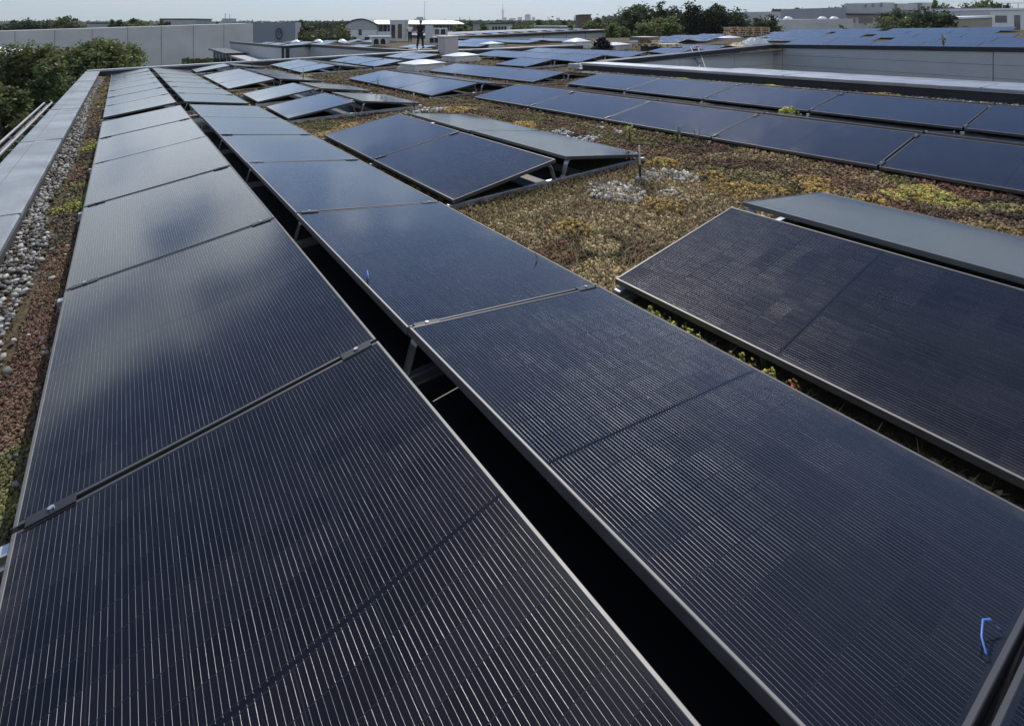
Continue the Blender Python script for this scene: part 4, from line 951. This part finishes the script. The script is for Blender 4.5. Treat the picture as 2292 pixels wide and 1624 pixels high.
# grey hall at left
a, b, c2 = at(-160, 75, 66), at(566, 52.5, 84), at(661, 50, 86)
t, d, n, L = facade('warehouse_hall', 'long windowless grey concrete hall behind the round bush at left', 'hall', a, b, 30, GZ, [], CONC)
for px_, dd_, y0_, y1_ in ((319, 77.6, 60, 103), (509, 82.5, 56, 124)):
    q = at(px_, y0_, dd_) - n * .12; q1 = at(px_, y1_, dd_) - n * .12; MB().tube([q, (q.x, q.y, q1.z)], .16, 8).build('downpipe', MEMBR, t)
q = at(327, 104.5, 77.8); MB().box((-.6, -.3, -.25), (.75, 0, .25), local(q - n * .01, math.atan2(d.y, d.x))).build('hopper', MEMBR, t)
for j in range(1, 9):
    v = a + d * (L * j / 9) - n * .01; zt_ = a.z + (b.z - a.z) * j / 9; mm = MB().box((-.03, -.012, GZ), (.03, 0, zt_ - .02), local(Vector((v.x, v.y, 0)), math.atan2(d.y, d.x))); mm.build('joint', pmat('joint_sealant', (.17, .175, .18), .9), t)
t, d, n, L = facade('hall_annex', 'blue grey hall end with a dark ring emblem', 'hall', b + Vector((.02, -.02, 0)), c2, 26, GZ, [], pmat('blue_grey_cladding', (.19, .215, .25), .7, var=.05, vscale=.3))
q = at(624.5, 76, 85.05) - n * .1; Mq = Matrix((d.to_4d(), Vector((0, 0, 1, 0)), (-n).to_4d(), (0, 0, 0, 1))).transposed(); Mq = Matrix.Translation(q) @ Mq.to_3x3().to_4x4()
em = MB(); nn = 40
def ringpt(th, r0): return (.50 * r0 * math.cos(th), 1.0 * r0 * math.sin(th) * .92, 0)
for i in range(nn):
    t0, t1 = 2 * math.pi * i / nn, 2 * math.pi * (i + 1) / nn; vs = []
    for z_ in (0, .06):
        for th, r0 in ((t0, .74), (t1, .74), (t1, 1.), (t0, 1.)): p_ = ringpt(th, r0); vs.append((p_[0], p_[1], z_))
    em.add(vs, [(0, 3, 2, 1), (4, 5, 6, 7), (0, 1, 5, 4), (2, 3, 7, 6)], Mq)
em.prism([(-.22, -.28), (-.12, -.30), (-.02, .28), (.02, .40), (-.13, .36)], 0, .06, Mq); em.prism([(-.02, .42), (.1, .36), (.26, .02), (.36, -.1), (.34, .12), (.2, .42)], 0, .06, Mq)
em.build('emblem', pmat('navy_emblem', (.012, .02, .06), .5), t)
# low white roofed building far left
a, b = at(-260, 137, 43), at(106, 120, 52); t, d, n, L = facade('low_building', 'low building with bright white flat roof left of the bush', 'building', a, b, 12, GZ, [], GREYB, WHITEROOF)
for f in (.55, .82):
    v = a.lerp(b, f) + n * 7; MB().tube([(v.x, v.y, v.z + .3), (v.x, v.y, v.z + .36), (v.x, v.y, v.z + .55), (v.x, v.y, v.z + .62)], [.9, .9, .55, .12], 16).build('dome', ACRYL, t, True)
# recess canopies
for i, (x0, y0, x1, y1, z_, lb) in enumerate([(9.0, 64, 11.0, 78, -1.55, 'upper thin flat canopy slab left of the far recess'), (9.3, 49.5, 10.8, 63, -1.75, 'long flat canopy over dark glazing left of the far recess')]):
    t = thing('canopy', lb, 'canopy', group='flat canopies'); MB().box((x0, y0, z_ - .18), (x1, y1, z_)).build('slab', COPING if i == 0 else GREYB, t)
    MB().box((x0 + .6, y0 + .4, -5), (x1 - .02, y1 - .4, z_ - .182)).build('glazing', DARKGLASS, t)
    m = MB()
    for k in range(6): yy = y0 + .5 + k * (y1 - y0 - 1) / 5; m.box((x0 + .5, yy - .08, -5), (x0 + .598, yy + .08, z_ - .183))
    m.build('mullions', GREYB, t)
# barrel roofed hall with long ribbon window wing
t = thing('barrel_hall', 'barrel roofed hall with grey gable and long white ribbon windowed wing', 'hall', group='buildings around')
g0, g1 = at(773.5, 59, 150), at(843, 59, 150); d = (g1 - g0); d.z = 0; Wd = d.length; d.normalize(); n = Vector((-d.y, d.x, 0)); zE, zT = at(0, 57, 150).z, at(0, 44.2, 150).z; zM = at(0, 66.2, 150).z
Mg = Matrix.Translation((g0.x, g0.y, 0)) @ Matrix((d.to_4d(), n.to_4d(), (0, 0, 1, 0), (0, 0, 0, 1))).transposed().to_3x3().to_4x4()
MB().box((0, 0, GZ), (Wd, 26, zM), Mg).build('wall', WHITEWALL, t)
arc = [(Wd * i / 16, zE + (zT - zE) * (1 - (2 * i / 16 - 1) ** 2)) for i in range(17)]
m = MB(); m.add([(x_, .0 + k, z_) for k in (-.15, 26) for x_, z_ in [(0, zM + .004), *arc, (Wd, zM + .004)]], [tuple(range(18, -1, -1)), tuple(range(19, 38))] + [(i, i + 1, 20 + i, 19 + i) for i in range(18)], Mg); m.build('gable', GREYB, t)
m = MB(); m.add([(x_ * 1.0, k, z_ + dz_) for k in (-.5, 26.5) for dz_ in (.01, .3) for x_, z_ in arc], [(i, i + 1, 17 + i + 1, 17 + i) for i in range(16)] + [(34 + i, 51 + i, 52 + i, 35 + i) for i in range(16)] + [(17 + i, 18 + i, 52 + i, 51 + i) for i in range(16)] + [(i, 34 + i, 35 + i, i + 1) for i in range(16)], Mg); m.build('barrel_roof', COPING, t)
MB().box((Wd * .42, -.1, zM - 1.6), (Wd * .52, -.003, zE + .6), Mg).build('door', DARKGLASS, t)
for u in (.2, .62): MB().box((Wd * u, -.1, zM - 3.4), (Wd * u + 1.3, -.003, zM - 2.1), Mg).build('window', DARKGLASS, t)
r0, r1 = at(846, 53, 151), at(1032, 51.5, 172); dr = (r1 - r0); dr.z = 0; Lr = dr.length; dr.normalize(); nr = Vector((-dr.y, dr.x, 0))
Mr = Matrix.Translation((r0.x, r0.y, 0)) @ Matrix((dr.to_4d(), nr.to_4d(), (0, 0, 1, 0), (0, 0, 0, 1))).transposed().to_3x3().to_4x4()
zr = 1.35
MB().box((0, 0, GZ), (Lr, 14, zr - 2.0), Mr).build('wing_wall', WHITEWALL, t); MB().box((.1, .25, zr - 1.99), (Lr - .1, 13.8, zr), Mr).build('ribbon_window', DARKGLASS, t)
m = MB()
for k in range(22): x_ = .3 + k * (Lr - .6) / 21; m.box((x_ - .09, .12, zr - 1.985), (x_ + .09, .245, zr - .005), Mr)
m.build('mullions', GREYB, t)
m = MB(); m.add([(x_, y_, z_) for x_ in (-.6, Lr + .8) for y_, z_ in ((-1., zr + .01), (-1., zr + .12), (2.5, zr + 1.0), (7, zr + 1.3), (14.5, zr + .8), (14.5, zr + .01))], [(0, 5, 4, 3, 2, 1), (6, 7, 8, 9, 10, 11)] + [(i, i + 1, 7 + i, 6 + i) for i in range(5)]); 
m2 = MB(); m2.add(m.v, m.f, Mr); m2.build('roof', WHITEROOF, t)
for k, u in enumerate((.12, .3, .72, .86)): MB().box((Lr * u, -.08, zr - 4.4), (Lr * u + 1.6, -.003, zr - 3.2), Mr).build('window', DARKGLASS, t)
p = at(940, 49, 170); t = thing('antenna_platform', 'railed antenna platform with mast above the white wing roof', 'antenna', M=local(p, -YAW))
m = MB(); m.box((-1.6, -1.2, -1.2), (1.6, 1.2, .9)); m.box((-.9, -.7, .9), (.9, .7, 1.5)); m.build('cabin', GREYB, t)
m = MB(); m.tube([(1.4, 0, 0), (1.4, 0, 6.5)], [.1, .05], 6)
for x_ in (-2.6, 2.6): m.tube([(x_, -1, -.8), (x_, -1, .6)], .06, 5)
m.tube([(-2.6, -1, .6), (2.6, -1, .6)], .06, 5); m.build('mast', GREYB, t)
# far zig-zag roof with panels seen end on
a, b = at(1026, 81, 62), at(1366, 65.5, 78)
t, d, n, L = facade('flat_building', 'flat roofed building with dark edge carrying a zigzag of pale panels', 'building', a + Vector((0, 0, -.35)), b + Vector((0, 0, -.35)), 16, GZ, [('joint', f, f + .002, -5, .25, MEMBR, .02) for f in (.25, .5, .66, .8)], PANELWALL, COPING)
ang = math.atan2(d.y, d.x); PALEP = 9
for k in range(9):
    v = a + d * (.3 + k * 2.42) + n * .5; zb_ = a.z + (b.z - a.z) * ((v - a).length / (b - a).length)
    B = Matrix.Translation((v.x, v.y, zb_ + .0)) @ Matrix.Rotation(ang, 4, 'Z')
    for sd in 'LR':
        M = B @ Matrix.Translation((0, 0, .1)) @ Matrix.Rotation(-TILT, 4, 'Y') if sd == 'L' else B @ Matrix.Translation((2 * CW + RG, PLN, .1)) @ Matrix.Rotation(math.pi, 4, 'Z') @ Matrix.Rotation(-TILT, 4, 'Y')
        panel(M, f'pale panel, {["rising", "falling"][sd == "R"]} side of {ORD[k + 1]} zigzag on the far flat building', False)
# white roof edge in front of it
t = thing('parapet_wall', 'thin white roof edge far behind the skylights', 'parapet', group='roof parapets')
a, b = at(1010, 85.5, 55), at(1600, 88.5, 48); m = MB(); cap_run(m, (b.x, b.y), (a.x, a.y), -.35, ztop=(b.z, a.z), seam=6); m.build('cap', LIGHTCAP, t)
m = MB(); wall_run(m, (a.x, a.y), (b.x, b.y), .3, -4, (a.z - .06, b.z - .06)); m.build('upstand', MEMBR, t)

def S(x, y, d): return at(x * .757937, y * .757937, d)
def simple(name, label, x0, x1, yt0, yt1, d0, d1, mat, depth=10, parts=(), roof=None, cat='building', zb=GZ): return facade(name, label, cat, S(x0, yt0, d0), S(x1, yt1, d1), depth, zb, list(parts), mat, roof)
# behind the hall
simple('slab_building', 'flat grey building block rising behind the hall', 478, 578, 58, 58, 170, 172, GREYB, 15, roof=COPING)
simple('low_office', 'low dark roofed office behind the grey hall, left', 258, 322, 70, 70, 160, 160, GREYB, 12, roof=COPING)
t, *_ = simple('stair_tower', 'small stepped block with antennas behind the grey hall', 652, 688, 64, 64, 200, 200, GREYB, 10)
q = S(656, 60, 201); MB().box((0, 0, -1), (3.2, 4, .6), local(q, -YAW)).build('upper_block', GREYB, t); m = MB(); m.tube([(q.x + 1, q.y, q.z), (q.x + 1, q.y, q.z + 2.5)], .12, 5); m.tube([(q.x + 2.4, q.y - 1, q.z), (q.x + 2.4, q.y - 1, q.z + 2.2)], .1, 5); m.build('antennas', GREYB, t)
# middle distance
def wins(n, z0, z1, u0=.05, u1=.95, fill=.6, mat=DARKGLASS): return [('window', u0 + (u1 - u0) * (k + .5 - fill / 2) / n, u0 + (u1 - u0) * (k + .5 + fill / 2) / n, z0, z1, mat, .06) for k in range(n)]
zz1 = S(0, 74, 120).z
simple('office_block', 'dark flat office block with pale end right of the barrel hall', 1445, 1513, 71, 70, 120, 122, GREYB, 12, wins(5, zz1 - 1.6, zz1 - .4, .1, .75) + [('pale_end', .78, .99, zz1 - 4, zz1 - .3, WHITEWALL, .1)], COPING)
zz1 = S(0, 50, 200).z
simple('brick_tower', 'dark brick block behind trees left of the large dark trees', 1711, 1745, 46, 45, 200, 200, BRICK, 12, roof=COPING)
simple('flat_shed', 'low pale roofed shed among trees below the brick block', 1654, 1694, 80, 80, 110, 112, GREYB, 10, roof=WHITEROOF)
for i, (x0, x1, y_, lb) in enumerate([(1484, 1496, 52, 'faint tower block at the foot of the television tower'), (1504, 1523, 54, 'faint wide block right of the television tower'), (1529, 1542, 51, 'faint slim block left of the arched tower on the skyline'), (1550, 1567, 45.5, 'faint tall block with rounded top on the skyline'), (1572, 1580, 51, 'faint small block right of the arched tower on the skyline'), (1365, 1375, 58, 'faint pale block far left on the skyline'), (1644, 1653, 53, 'faint block on the skyline left of the trees'), (1696, 1703, 49, 'faint slim block beside the brick block on the skyline')]):
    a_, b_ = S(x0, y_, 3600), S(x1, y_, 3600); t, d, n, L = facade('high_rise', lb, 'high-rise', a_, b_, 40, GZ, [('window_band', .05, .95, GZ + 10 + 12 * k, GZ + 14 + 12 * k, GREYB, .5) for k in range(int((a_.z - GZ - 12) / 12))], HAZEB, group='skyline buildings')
    if i == 3: v = (a_ + b_) / 2; MB().tube([(v.x, v.y, v.z), (v.x, v.y, v.z + 6), (v.x, v.y, v.z + 10)], [L * .5, L * .35, L * .1], 12).build('rounded_top', HAZEB, t)
p = S(1485, 62, 5200); k_ = 5200 / FPX * .757937
t = thing('television_tower', 'slender television tower with two round platforms on the skyline', 'tower', (p.x, p.y, 0)); zb_, zt_ = p.z, p.z + 52 * k_
TW = pmat('tower_concrete', (.22, .24, .27), .9)
MB().tube([(0, 0, GZ), (0, 0, p.z + 24 * k_), (0, 0, p.z + 31 * k_)], [9, 6, 5], 12).build('shaft', TW, t)
for z_, r0 in ((24, 15), (29.8, 20)):
    MB().tube([(0, 0, p.z + (z_ - 1.3) * k_), (0, 0, p.z + (z_ - .3) * k_), (0, 0, p.z + (z_ + .5) * k_), (0, 0, p.z + (z_ + 1.2) * k_)], [7, r0, r0, 7], 16).build('platform', TW, t)
MB().tube([(0, 0, p.z + 31 * k_), (0, 0, p.z + 40 * k_), (0, 0, p.z + 52 * k_)], [4.5, 3.2, 1.2], 8).build('antenna', TW, t)
for i, (x_, yt, yb, lb) in enumerate([(1358, 50, 62, 'tiny church spire on the skyline'), (1386.5, 49, 63, 'thin mast on the skyline left of the television tower')]):
    p = S(x_, yt, 2500); t = thing('spire', lb, 'spire', (p.x, p.y, 0), 'skyline spires'); MB().tube([(0, 0, GZ), (0, 0, p.z - 14), (0, 0, p.z)], [5 if i == 0 else 1.6, 4 if i == 0 else 1.2, .4], 8).build('shaft', TW, t); MB().tube([(0, 0, p.z - 16), (0, 0, p.z - 13)], [3.4, 3.2], 8).build('gallery', TW, t)
# right hand buildings
zt = S(0, 34, 130).z
simple('office_block', 'long pale grey office block with upright window strips at right', 2203, 2396, 36, 33.5, 128, 132, GREYB, 14, wins(12, zt - 3.2, zt - 1.2, .67, .97, .5) + [('window', .1, .16, zt - 3, zt - 1.6, DARKGLASS, .05), ('window', .18, .21, zt - 3, zt - 1.8, DARKGLASS, .05), ('pale_panel', .46, .49, zt - 3, zt - 1.6, WHITEWALL, .05), ('pale_panel', .53, .56, zt - 3.1, zt - 1.6, WHITEWALL, .05)])
zt = S(0, 60, 88).z
t, d, n, L = simple('low_building', 'low weathered concrete building with white roof domes behind right solar rows', 2284, 2520, 59, 56, 86, 92, CONC, 12, wins(2, -.9, .1, .06, .24, .8) + wins(3, -.8, .5, .83, .99, .8))
for x_ in (2307, 2349, 2452, 2487):
    q = S(x_, 56.5, 89 + (x_ - 2300) * .01) + n * 1.5; MB().tube([(q.x, q.y, q.z - .25), (q.x, q.y, q.z), (q.x, q.y, q.z + .3), (q.x, q.y, q.z + .42)], [.75, .75, .5, .12], 14).build('dome', ACRYL, t, True)
zt = S(0, 22, 105).z
t, d, n, L = simple('terraced_building', 'stepped grey office building with deep dark window bands and roof plant', 2502, 2720, 22, 22, 105, 112, GREYB, 16,
       [('window_band', .0, .1, zt - 3.0, zt - 2.2, DARKGLASS, .05), ('window_band', .15, .33, zt - 3.1, zt - 1.9, DARKGLASS, .05), ('window_band', .36, .7, zt - 2.9, zt - 2.0, DARKGLASS, .05), ('eave', -.02, 1.0, zt - 1.5, zt - 1.2, COPING, .9), ('window_band', .0, .3, zt - 5.3, zt - 4.2, DARKGLASS, .05), ('window', .35, .42, zt - 5.4, zt - 4.3, DARKGLASS, .05)])
for x0, x1, y_ in ((2528, 2560, 10), (2560, 2580, 12), (2582, 2605, 9), (2606, 2642, 8), (2650, 2710, 11), (2722, 2750, 8)):
    q0, q1 = S(x0, y_, 109), S(x1, y_, 109.5); dq = q1 - q0; MB().box((0, 0, zt - q0.z - .4), (dq.length, 3, 0), local(q0, math.atan2(dq.y, dq.x))).build('roof_plant', GREYB, t)
zt = S(0, 30, 95).z
t, d, n, L = simple('white_house', 'plain white two storey house with dark windows at right picture edge', 2924, 3080, 31, 28, 92, 98, WHITEWALL, 10,
       [('window', .09, .30, zt - 2.2, zt - 1.0, DARKGLASS, .05), ('window', .09, .30, zt - 4.4, zt - 3.3, DARKGLASS, .05), ('stair_window', .44, .55, zt - 4.6, zt - .9, DARKGLASS, .05)], WHITEROOF)
q = S(2960, 10, 99); m = MB()
for k in range(5): m.tube([(q.x + k * .9, q.y - k * .9, zt), (q.x + k * .9, q.y - k * .9, q.z)], .06, 5)
m.tube([(q.x, q.y, q.z), (q.x + 3.6, q.y - 3.6, q.z)], .06, 5); m.build('railing', GREYB, t)
simple('tan_building', 'tan flat building half behind bushes left of the white house', 2806, 2930, 58, 52, 84, 88, pmat('tan_wall', (.30, .27, .22), .8, var=.1), 9, [('garage_door', .74, .99, -2, .5, pmat('red_door', (.18, .03, .03), .6), .05)], WHITEROOF)
simple('flat_building', 'far pale flat roofs crowded between trees and white house', 2805, 2925, 28, 26, 150, 152, WHITEWALL, 14, wins(9, S(0, 40, 150).z, S(0, 34, 150).z), GREYB)
simple('shed', 'small pale roof plant boxes above the tan building', 2850, 2900, 34, 34, 112, 113, WHITEWALL, 5, wins(3, S(0, 46, 112).z, S(0, 40, 112).z), GREYB)

# ------------------------------------------------------------------ trees
LEAF = attr_mat('tree_leaf', .6, .48, .25, .3, .8)
def crown_mesh(name, n, blobs, leaf, base, seed, spread=.35):
    """leaf-sized faces in many small clumps spread through the blobs"""
    r = np.random.RandomState(seed); nb = len(blobs); B = np.array([b[:3] for b in blobs], float); Rr = np.array([b[3:6] for b in blobs], float)
    vol = Rr.prod(1) ** .8; nc = max(30, n // 26); bi = r.choice(nb, nc, p=vol / vol.sum())
    dv = r.randn(nc, 3); dv /= np.linalg.norm(dv, axis=1)[:, None]; rad = r.rand(nc) ** .45 * (.85 + .3 * r.rand(nc))
    cc = B[bi] + dv * Rr[bi] * rad[:, None]; ct = (.6 + .8 * r.rand(nc, 1)) * (.9 + .2 * r.randn(nc, 3) * .4)
    ci = r.randint(nc, size=n); cs = Rr[bi].mean(1) * .17
    c = cc[ci] + r.randn(n, 3) * cs[ci][:, None] * np.array([1, 1, .75])
    a = r.randn(n, 3); a[:, 2] *= .6; a /= np.linalg.norm(a, axis=1)[:, None]; b = np.cross(a, r.randn(n, 3)); b /= np.linalg.norm(b, axis=1)[:, None]
    s = leaf * (.6 + .8 * r.rand(n, 1)); V = np.concatenate([c - a * s, c - b * s * .55, c + a * s, c + b * s * .55], 1).reshape(-1, 3)
    T = np.clip(np.array(base)[None] * ct[ci] * (.75 + .5 * r.rand(n, 1)), .005, .6)
    return npmesh(name, V, np.arange(4 * n).reshape(-1, 4), LEAF, T)
def blobs_round(seed, k=11, w=1., h=1., low=.25):
    r = random.Random(seed); out = [(0, 0, .58 * h, .45 * w, .45 * w, .37 * h)]
    for i in range(k):
        a = r.uniform(0, 6.28); q = r.uniform(.15, .36) * w; z = r.uniform(low, .86) * h; s = r.uniform(.16, .26); out.append((q * math.cos(a), q * math.sin(a), z, s * w, s * w, s * h * .8))
    return out
def trunk_mesh(seed, h=1., r0=.03):
    r = random.Random(seed); m = MB(); m.tube([(0, 0, 0), (.01, 0, .3 * h), (0, .01, .7 * h)], [r0, r0 * .75, r0 * .3], 8)
    for i in range(6): a = r.uniform(0, 6.28); z = r.uniform(.25, .55) * h; m.tube([(0, 0, z), (.12 * math.cos(a), .12 * math.sin(a), z + .13 * h), (.26 * math.cos(a), .26 * math.sin(a), z + .26 * h)], [r0 * .5, r0 * .3, r0 * .1], 6)
    return m.mesh('trunk', BARK)
TR = [trunk_mesh(i) for i in range(2)]
DARKG, MIDG, LIGHTG = (.068, .094, .044), (.12, .155, .06), (.15, .18, .07)
CR = {}
def tree(px, ytop, wpx, d, label, tone, seed, zb=GZ, leaf=None, n=None, group='trees around the roofs', name='tree', hp=None, low=.25, cat='tree'):
    """src-pixel position; builds crown scaled to its real size"""
    top = S(px, ytop, d); base = Vector((top.x, top.y, zb)); h = top.z - zb; w_ = wpx * .757937 / FPX * d
    t = thing(name, label, cat, base, group)
    leaf = leaf or max(.16, d * .0027); n = n or int(min(20000, max(1200, 12 * w_ * min(h, w_ * 1.6 + 3) / (1.1 * leaf * leaf))))
    bl = [(x * w_, y * w_, z * h, a * w_, b * w_, c * h) for x, y, z, a, b, c in blobs_round(seed, 15, 1., 1., low)]
    if hp: bl = [(x, y, z0 * hp + h * (1 - hp) if False else z0, a, b, c) for x, y, z0, a, b, c in bl]
    link('crown', crown_mesh('crown', n, bl, leaf, tone, seed), t)
    o = link('trunk', TR[seed % 2], t); o.scale = (h * .8, h * .8, h); return t
# big round bush beyond the left parapet
def bush(px0, px1, ytop, d, label, seed, n, leaf, tone=MIDG, name='bush', zb=GZ):
    a_, b_ = S(px0, ytop, d), S(px1, ytop, d); c_ = (a_ + b_) / 2; w_ = (b_ - a_).length; h = c_.z - zb
    t = thing(name, label, 'tree', (c_.x, c_.y, zb), 'trees around the roofs'); r = random.Random(seed); bl = []
    for i in range(26):
        u = r.uniform(-.42, .42); v = r.uniform(-.3, .3); e = math.sqrt(max(.05, 1 - (u / .52) ** 2)); z = h * (.18 + .70 * e * (r.uniform(.82, 1) if i % 2 else r.uniform(.2, .9))); s = r.uniform(.12, .19); bl.append((u * w_, v * w_, z, s * w_, s * w_, s * h * .62))
    M = Matrix.Rotation(-YAW, 4, 'Z'); bl = [tuple((M @ Vector(b[:3]))) + b[3:] for b in bl]
    link('crown', crown_mesh('crown', n, bl, leaf, tone, seed), t); o = link('trunk', TR[seed % 2], t); o.scale = (h * .9, h * .9, h * .9); return t
bush(20, 320, 92, 30, 'broad leafy green bush rising beyond the left parapet', 5, 34000, .10, LIGHTG)
bush(180, 465, 92, 33, 'right half of leafy bush mass in front of the grey hall', 9, 30000, .10, LIGHTG)
bush(90, 400, 100, 31.5, 'middle of the leafy bush mass in front of the grey hall', 23, 24000, .10, LIGHTG)
bush(140, 310, 101, 29.5, 'narrow upright clump in the middle of the leafy bush mass', 31, 14000, .10, LIGHTG)
bush(60, 270, 165, 27, 'shaded lower bush close behind the left parapet', 17, 16000, .09, MIDG)
bush(-130, 130, 190, 24, 'lower pale green bush at the left picture edge', 14, 16000, .09, LIGHTG)
for i, (px, yt, wp, d, tone, lb) in enumerate([
    (28, 66, 70, 150, DARKG, 'small rounded tree far left above the grey hall'), (72, 57, 90, 140, DARKG, 'dark tree left in the clump above the grey hall'), (118, 60, 80, 142, DARKG, 'middle tree of the clump above the grey hall'), (165, 55, 80, 145, DARKG, 'tree right of middle in the clump above the hall'), (203, 54, 75, 138, MIDG, 'lighter right hand tree of the clump above the hall'),
    (366, 60, 70, 150, DARKG, 'left tree of the pair above the hall roofline'), (402, 59, 76, 148, MIDG, 'right tree of the pair above the hall roofline'), (478, 61, 60, 150, DARKG, 'tree half before the flat grey block'), (610, 63, 50, 190, DARKG, 'tiny tree left of the stepped antenna block'), (632, 62, 34, 190, DARKG, 'tiny dark tree beside the stepped antenna block'), (715, 66, 46, 230, DARKG, 'low tree just right of the stepped antenna block'), (840, 63, 40, 240, DARKG, 'low tree above the ring emblem'),
    (893, 56, 34, 130, MIDG, 'tall tree right of the hall end'), (905, 66, 34, 120, DARKG, 'dark narrow tree right of the hall end'), (888, 84, 60, 105, DARKG, 'dark rounded tree at the hall corner'), (930, 86, 70, 115, MIDG, 'green tree between hall corner and barrel hall'), (975, 84, 80, 125, DARKG, 'shaded tree left of the barrel hall'), (1005, 78, 60, 135, MIDG, 'tree touching the barrel hall gable'),
    (1362, 70, 60, 108, MIDG, 'leafy tree at the right end of the white wing'), (1395, 78, 60, 104, MIDG, 'lower tree right of the white wing'), (1430, 64, 40, 110, MIDG, 'pointed tree left of the dark office block'), (1400, 62, 60, 300, DARKG, 'distant dark tree on the skyline by the thin mast'), (1465, 62, 60, 280, DARKG, 'distant dark tree left below the television tower'),
    (1530, 66, 60, 110, LIGHTG, 'light olive tree right of the dark office block'), (1570, 64, 60, 112, LIGHTG, 'autumn tinged tree in the middle tree belt'), (1594, 52, 40, 160, DARKG, 'dark spiky conifer in the middle tree belt'), (1622, 58, 70, 120, MIDG, 'rounded tree right of the spiky conifer'), (1660, 66, 60, 130, DARKG, 'dark tree behind the low shed'), (1700, 72, 60, 105, MIDG, 'reddish brown tree below the brick block'), (1752, 48, 90, 105, MIDG, 'tree in front of the brick block'), (1790, 55, 60, 98, MIDG, 'green tree left beside the large dark trees'),
    (1850, 20, 120, 88, DARKG, 'large dark tree, left of the big group'), (1925, 15, 130, 90, DARKG, 'large dark tree, centre left of the big group'), (1965, 26, 90, 95, DARKG, 'large tree set back in the big group'), (2060, 15, 120, 84, (.026, .040, .02), 'large nearly black tree right of the light bush'), (2140, 11, 140, 84, (.026, .040, .02), 'largest nearly black tree of the big group'), (2195, 34, 70, 86, DARKG, 'dark tree at the right end of the big group'),
    (1940, 51, 128, 70, LIGHTG, 'light green round bush before the big dark trees'), (1830, 70, 80, 74, MIDG, 'green bush behind the far wall end'),
    (2264, 26, 52, 80, DARKG, 'slender tree left of the long pale office block'), (2240, 56, 60, 76, DARKG, 'low dark tree behind the brown pallets'), (2296, 62, 44, 80, MIDG, 'low tree at the left end of the concrete building'), (2307, 24, 30, 210, DARKG, 'small dark tree over the pale office roof'), (2356, 23, 34, 210, DARKG, 'second small dark tree over the pale office roof'), (2410, 25, 46, 150, DARKG, 'dark tree right of the pale office block'), (2440, 30, 50, 150, MIDG, 'green tree left of the stepped building'), (2480, 22, 90, 190, LIGHTG, 'light green distant tree behind the stepped building'), (2460, 42, 60, 120, DARKG, 'low dark tree above the concrete building domes'),
    (2500, 76, 50, 72, LIGHTG, 'light shrub above the right solar rows'), (2630, 44, 110, 76, MIDG, 'green left half of the big bush before stepped building'), (2690, 21, 150, 80, DARKG, 'tall dark middle of the big bush before stepped building'), (2755, 34, 110, 78, DARKG, 'dark right half of the big bush before stepped building'), (2825, 70, 60, 74, LIGHTG, 'low olive bush before the tan building'),
    (2785, 2, 70, 190, MIDG, 'tall tree behind the stepped building roof, left'), (2850, 4, 70, 195, DARKG, 'tall dark tree behind the crowded flat roofs'), (2905, -2, 80, 190, MIDG, 'tall tree behind the crowded flat roofs, right'), (2960, 0, 70, 200, DARKG, 'tall tree above the white house')]):
    tree(px, yt, wp, d, lb, tone, 100 + i)
# wooded skyline: far-off mass
def wood(name, segs, seed, tone, leaf):
    r = np.random.RandomState(seed); V = []; T = []
    for (x0, x1, yt, d, n) in segs:
        u = r.rand(n); px = x0 + (x1 - x0) * u; dd = d * (1 + .25 * r.rand(n)); bump = 2.2 * np.sin(px * .21 + seed) + 1.6 * np.sin(px * .53)
        topz = H + (53.5 - (yt + bump * .5) * .757937) / FPX * dd; z = GZ + (topz - GZ) * (r.rand(n) ** .5)
        l = (px * .757937 - PW / 2) / FPX * dd; c = np.stack([FWD.x * dd + RGT.x * l, FWD.y * dd + RGT.y * l, z], 1)
        a = r.randn(n, 3); a /= np.linalg.norm(a, axis=1)[:, None]; b = np.cross(a, r.randn(n, 3)); b /= np.linalg.norm(b, axis=1)[:, None]; s = (leaf * dd / 300)[:, None] * (.6 + .8 * r.rand(n, 1))
        V.append(np.stack([c - a * s, c - b * s * .6, c + a * s, c + b * s * .6], 1).reshape(-1, 3)); T.append(np.array(tone)[None] * (.6 + .8 * vnoise(px * 1., z * 0 + dd * .02, 7., seed)[:, None]) * (.8 + .4 * r.rand(n, 1)))
    V = np.concatenate(V); T = np.concatenate(T); o = link(name, npmesh(name, V, np.arange(len(V)).reshape(-1, 4), LEAF, T)); o['kind'] = 'stuff'; return o
wood('woodland', [(-150, 700, 76, 330, 5000), (860, 1040, 67, 300, 7000), (700, 900, 70, 420, 2500), (1020, 1380, 72, 420, 3000), (1340, 1830, 64, 520, 9000), (1780, 2300, 50, 260, 5000), (2280, 3150, 30, 330, 9000), (1340, 1830, 80, 170, 9000)], 3, (.04, .055, .026), 1.0)
wood('woodland', [(-200, 3200, 66.5, 1500, 9000)], 6, (.045, .06, .035), 1.3)
wood('shrubbery', [(540, 700, 176, 60, 2500), (840, 1030, 98, 95, 5000)], 8, (.055, .07, .03), 1.2)

# ------------------------------------------------------------------ air
hm = bpy.data.materials.new('haze_air'); hm.use_nodes = True; t = NT(hm.node_tree)
pv = t.node('ShaderNodeVolumePrincipled'); pv.inputs['Color'].default_value = (.86, .90, .95, 1); pv.inputs['Density'].default_value = .00011; pv.inputs['Anisotropy'].default_value = .3
t.l.new(pv.outputs[0], t.node('ShaderNodeOutputMaterial').inputs['Volume'])
hz = MB().box((-8100, -8100, GZ - 1), (8100, 8100, 420)).build('haze', hm); hz['kind'] = 'stuff'
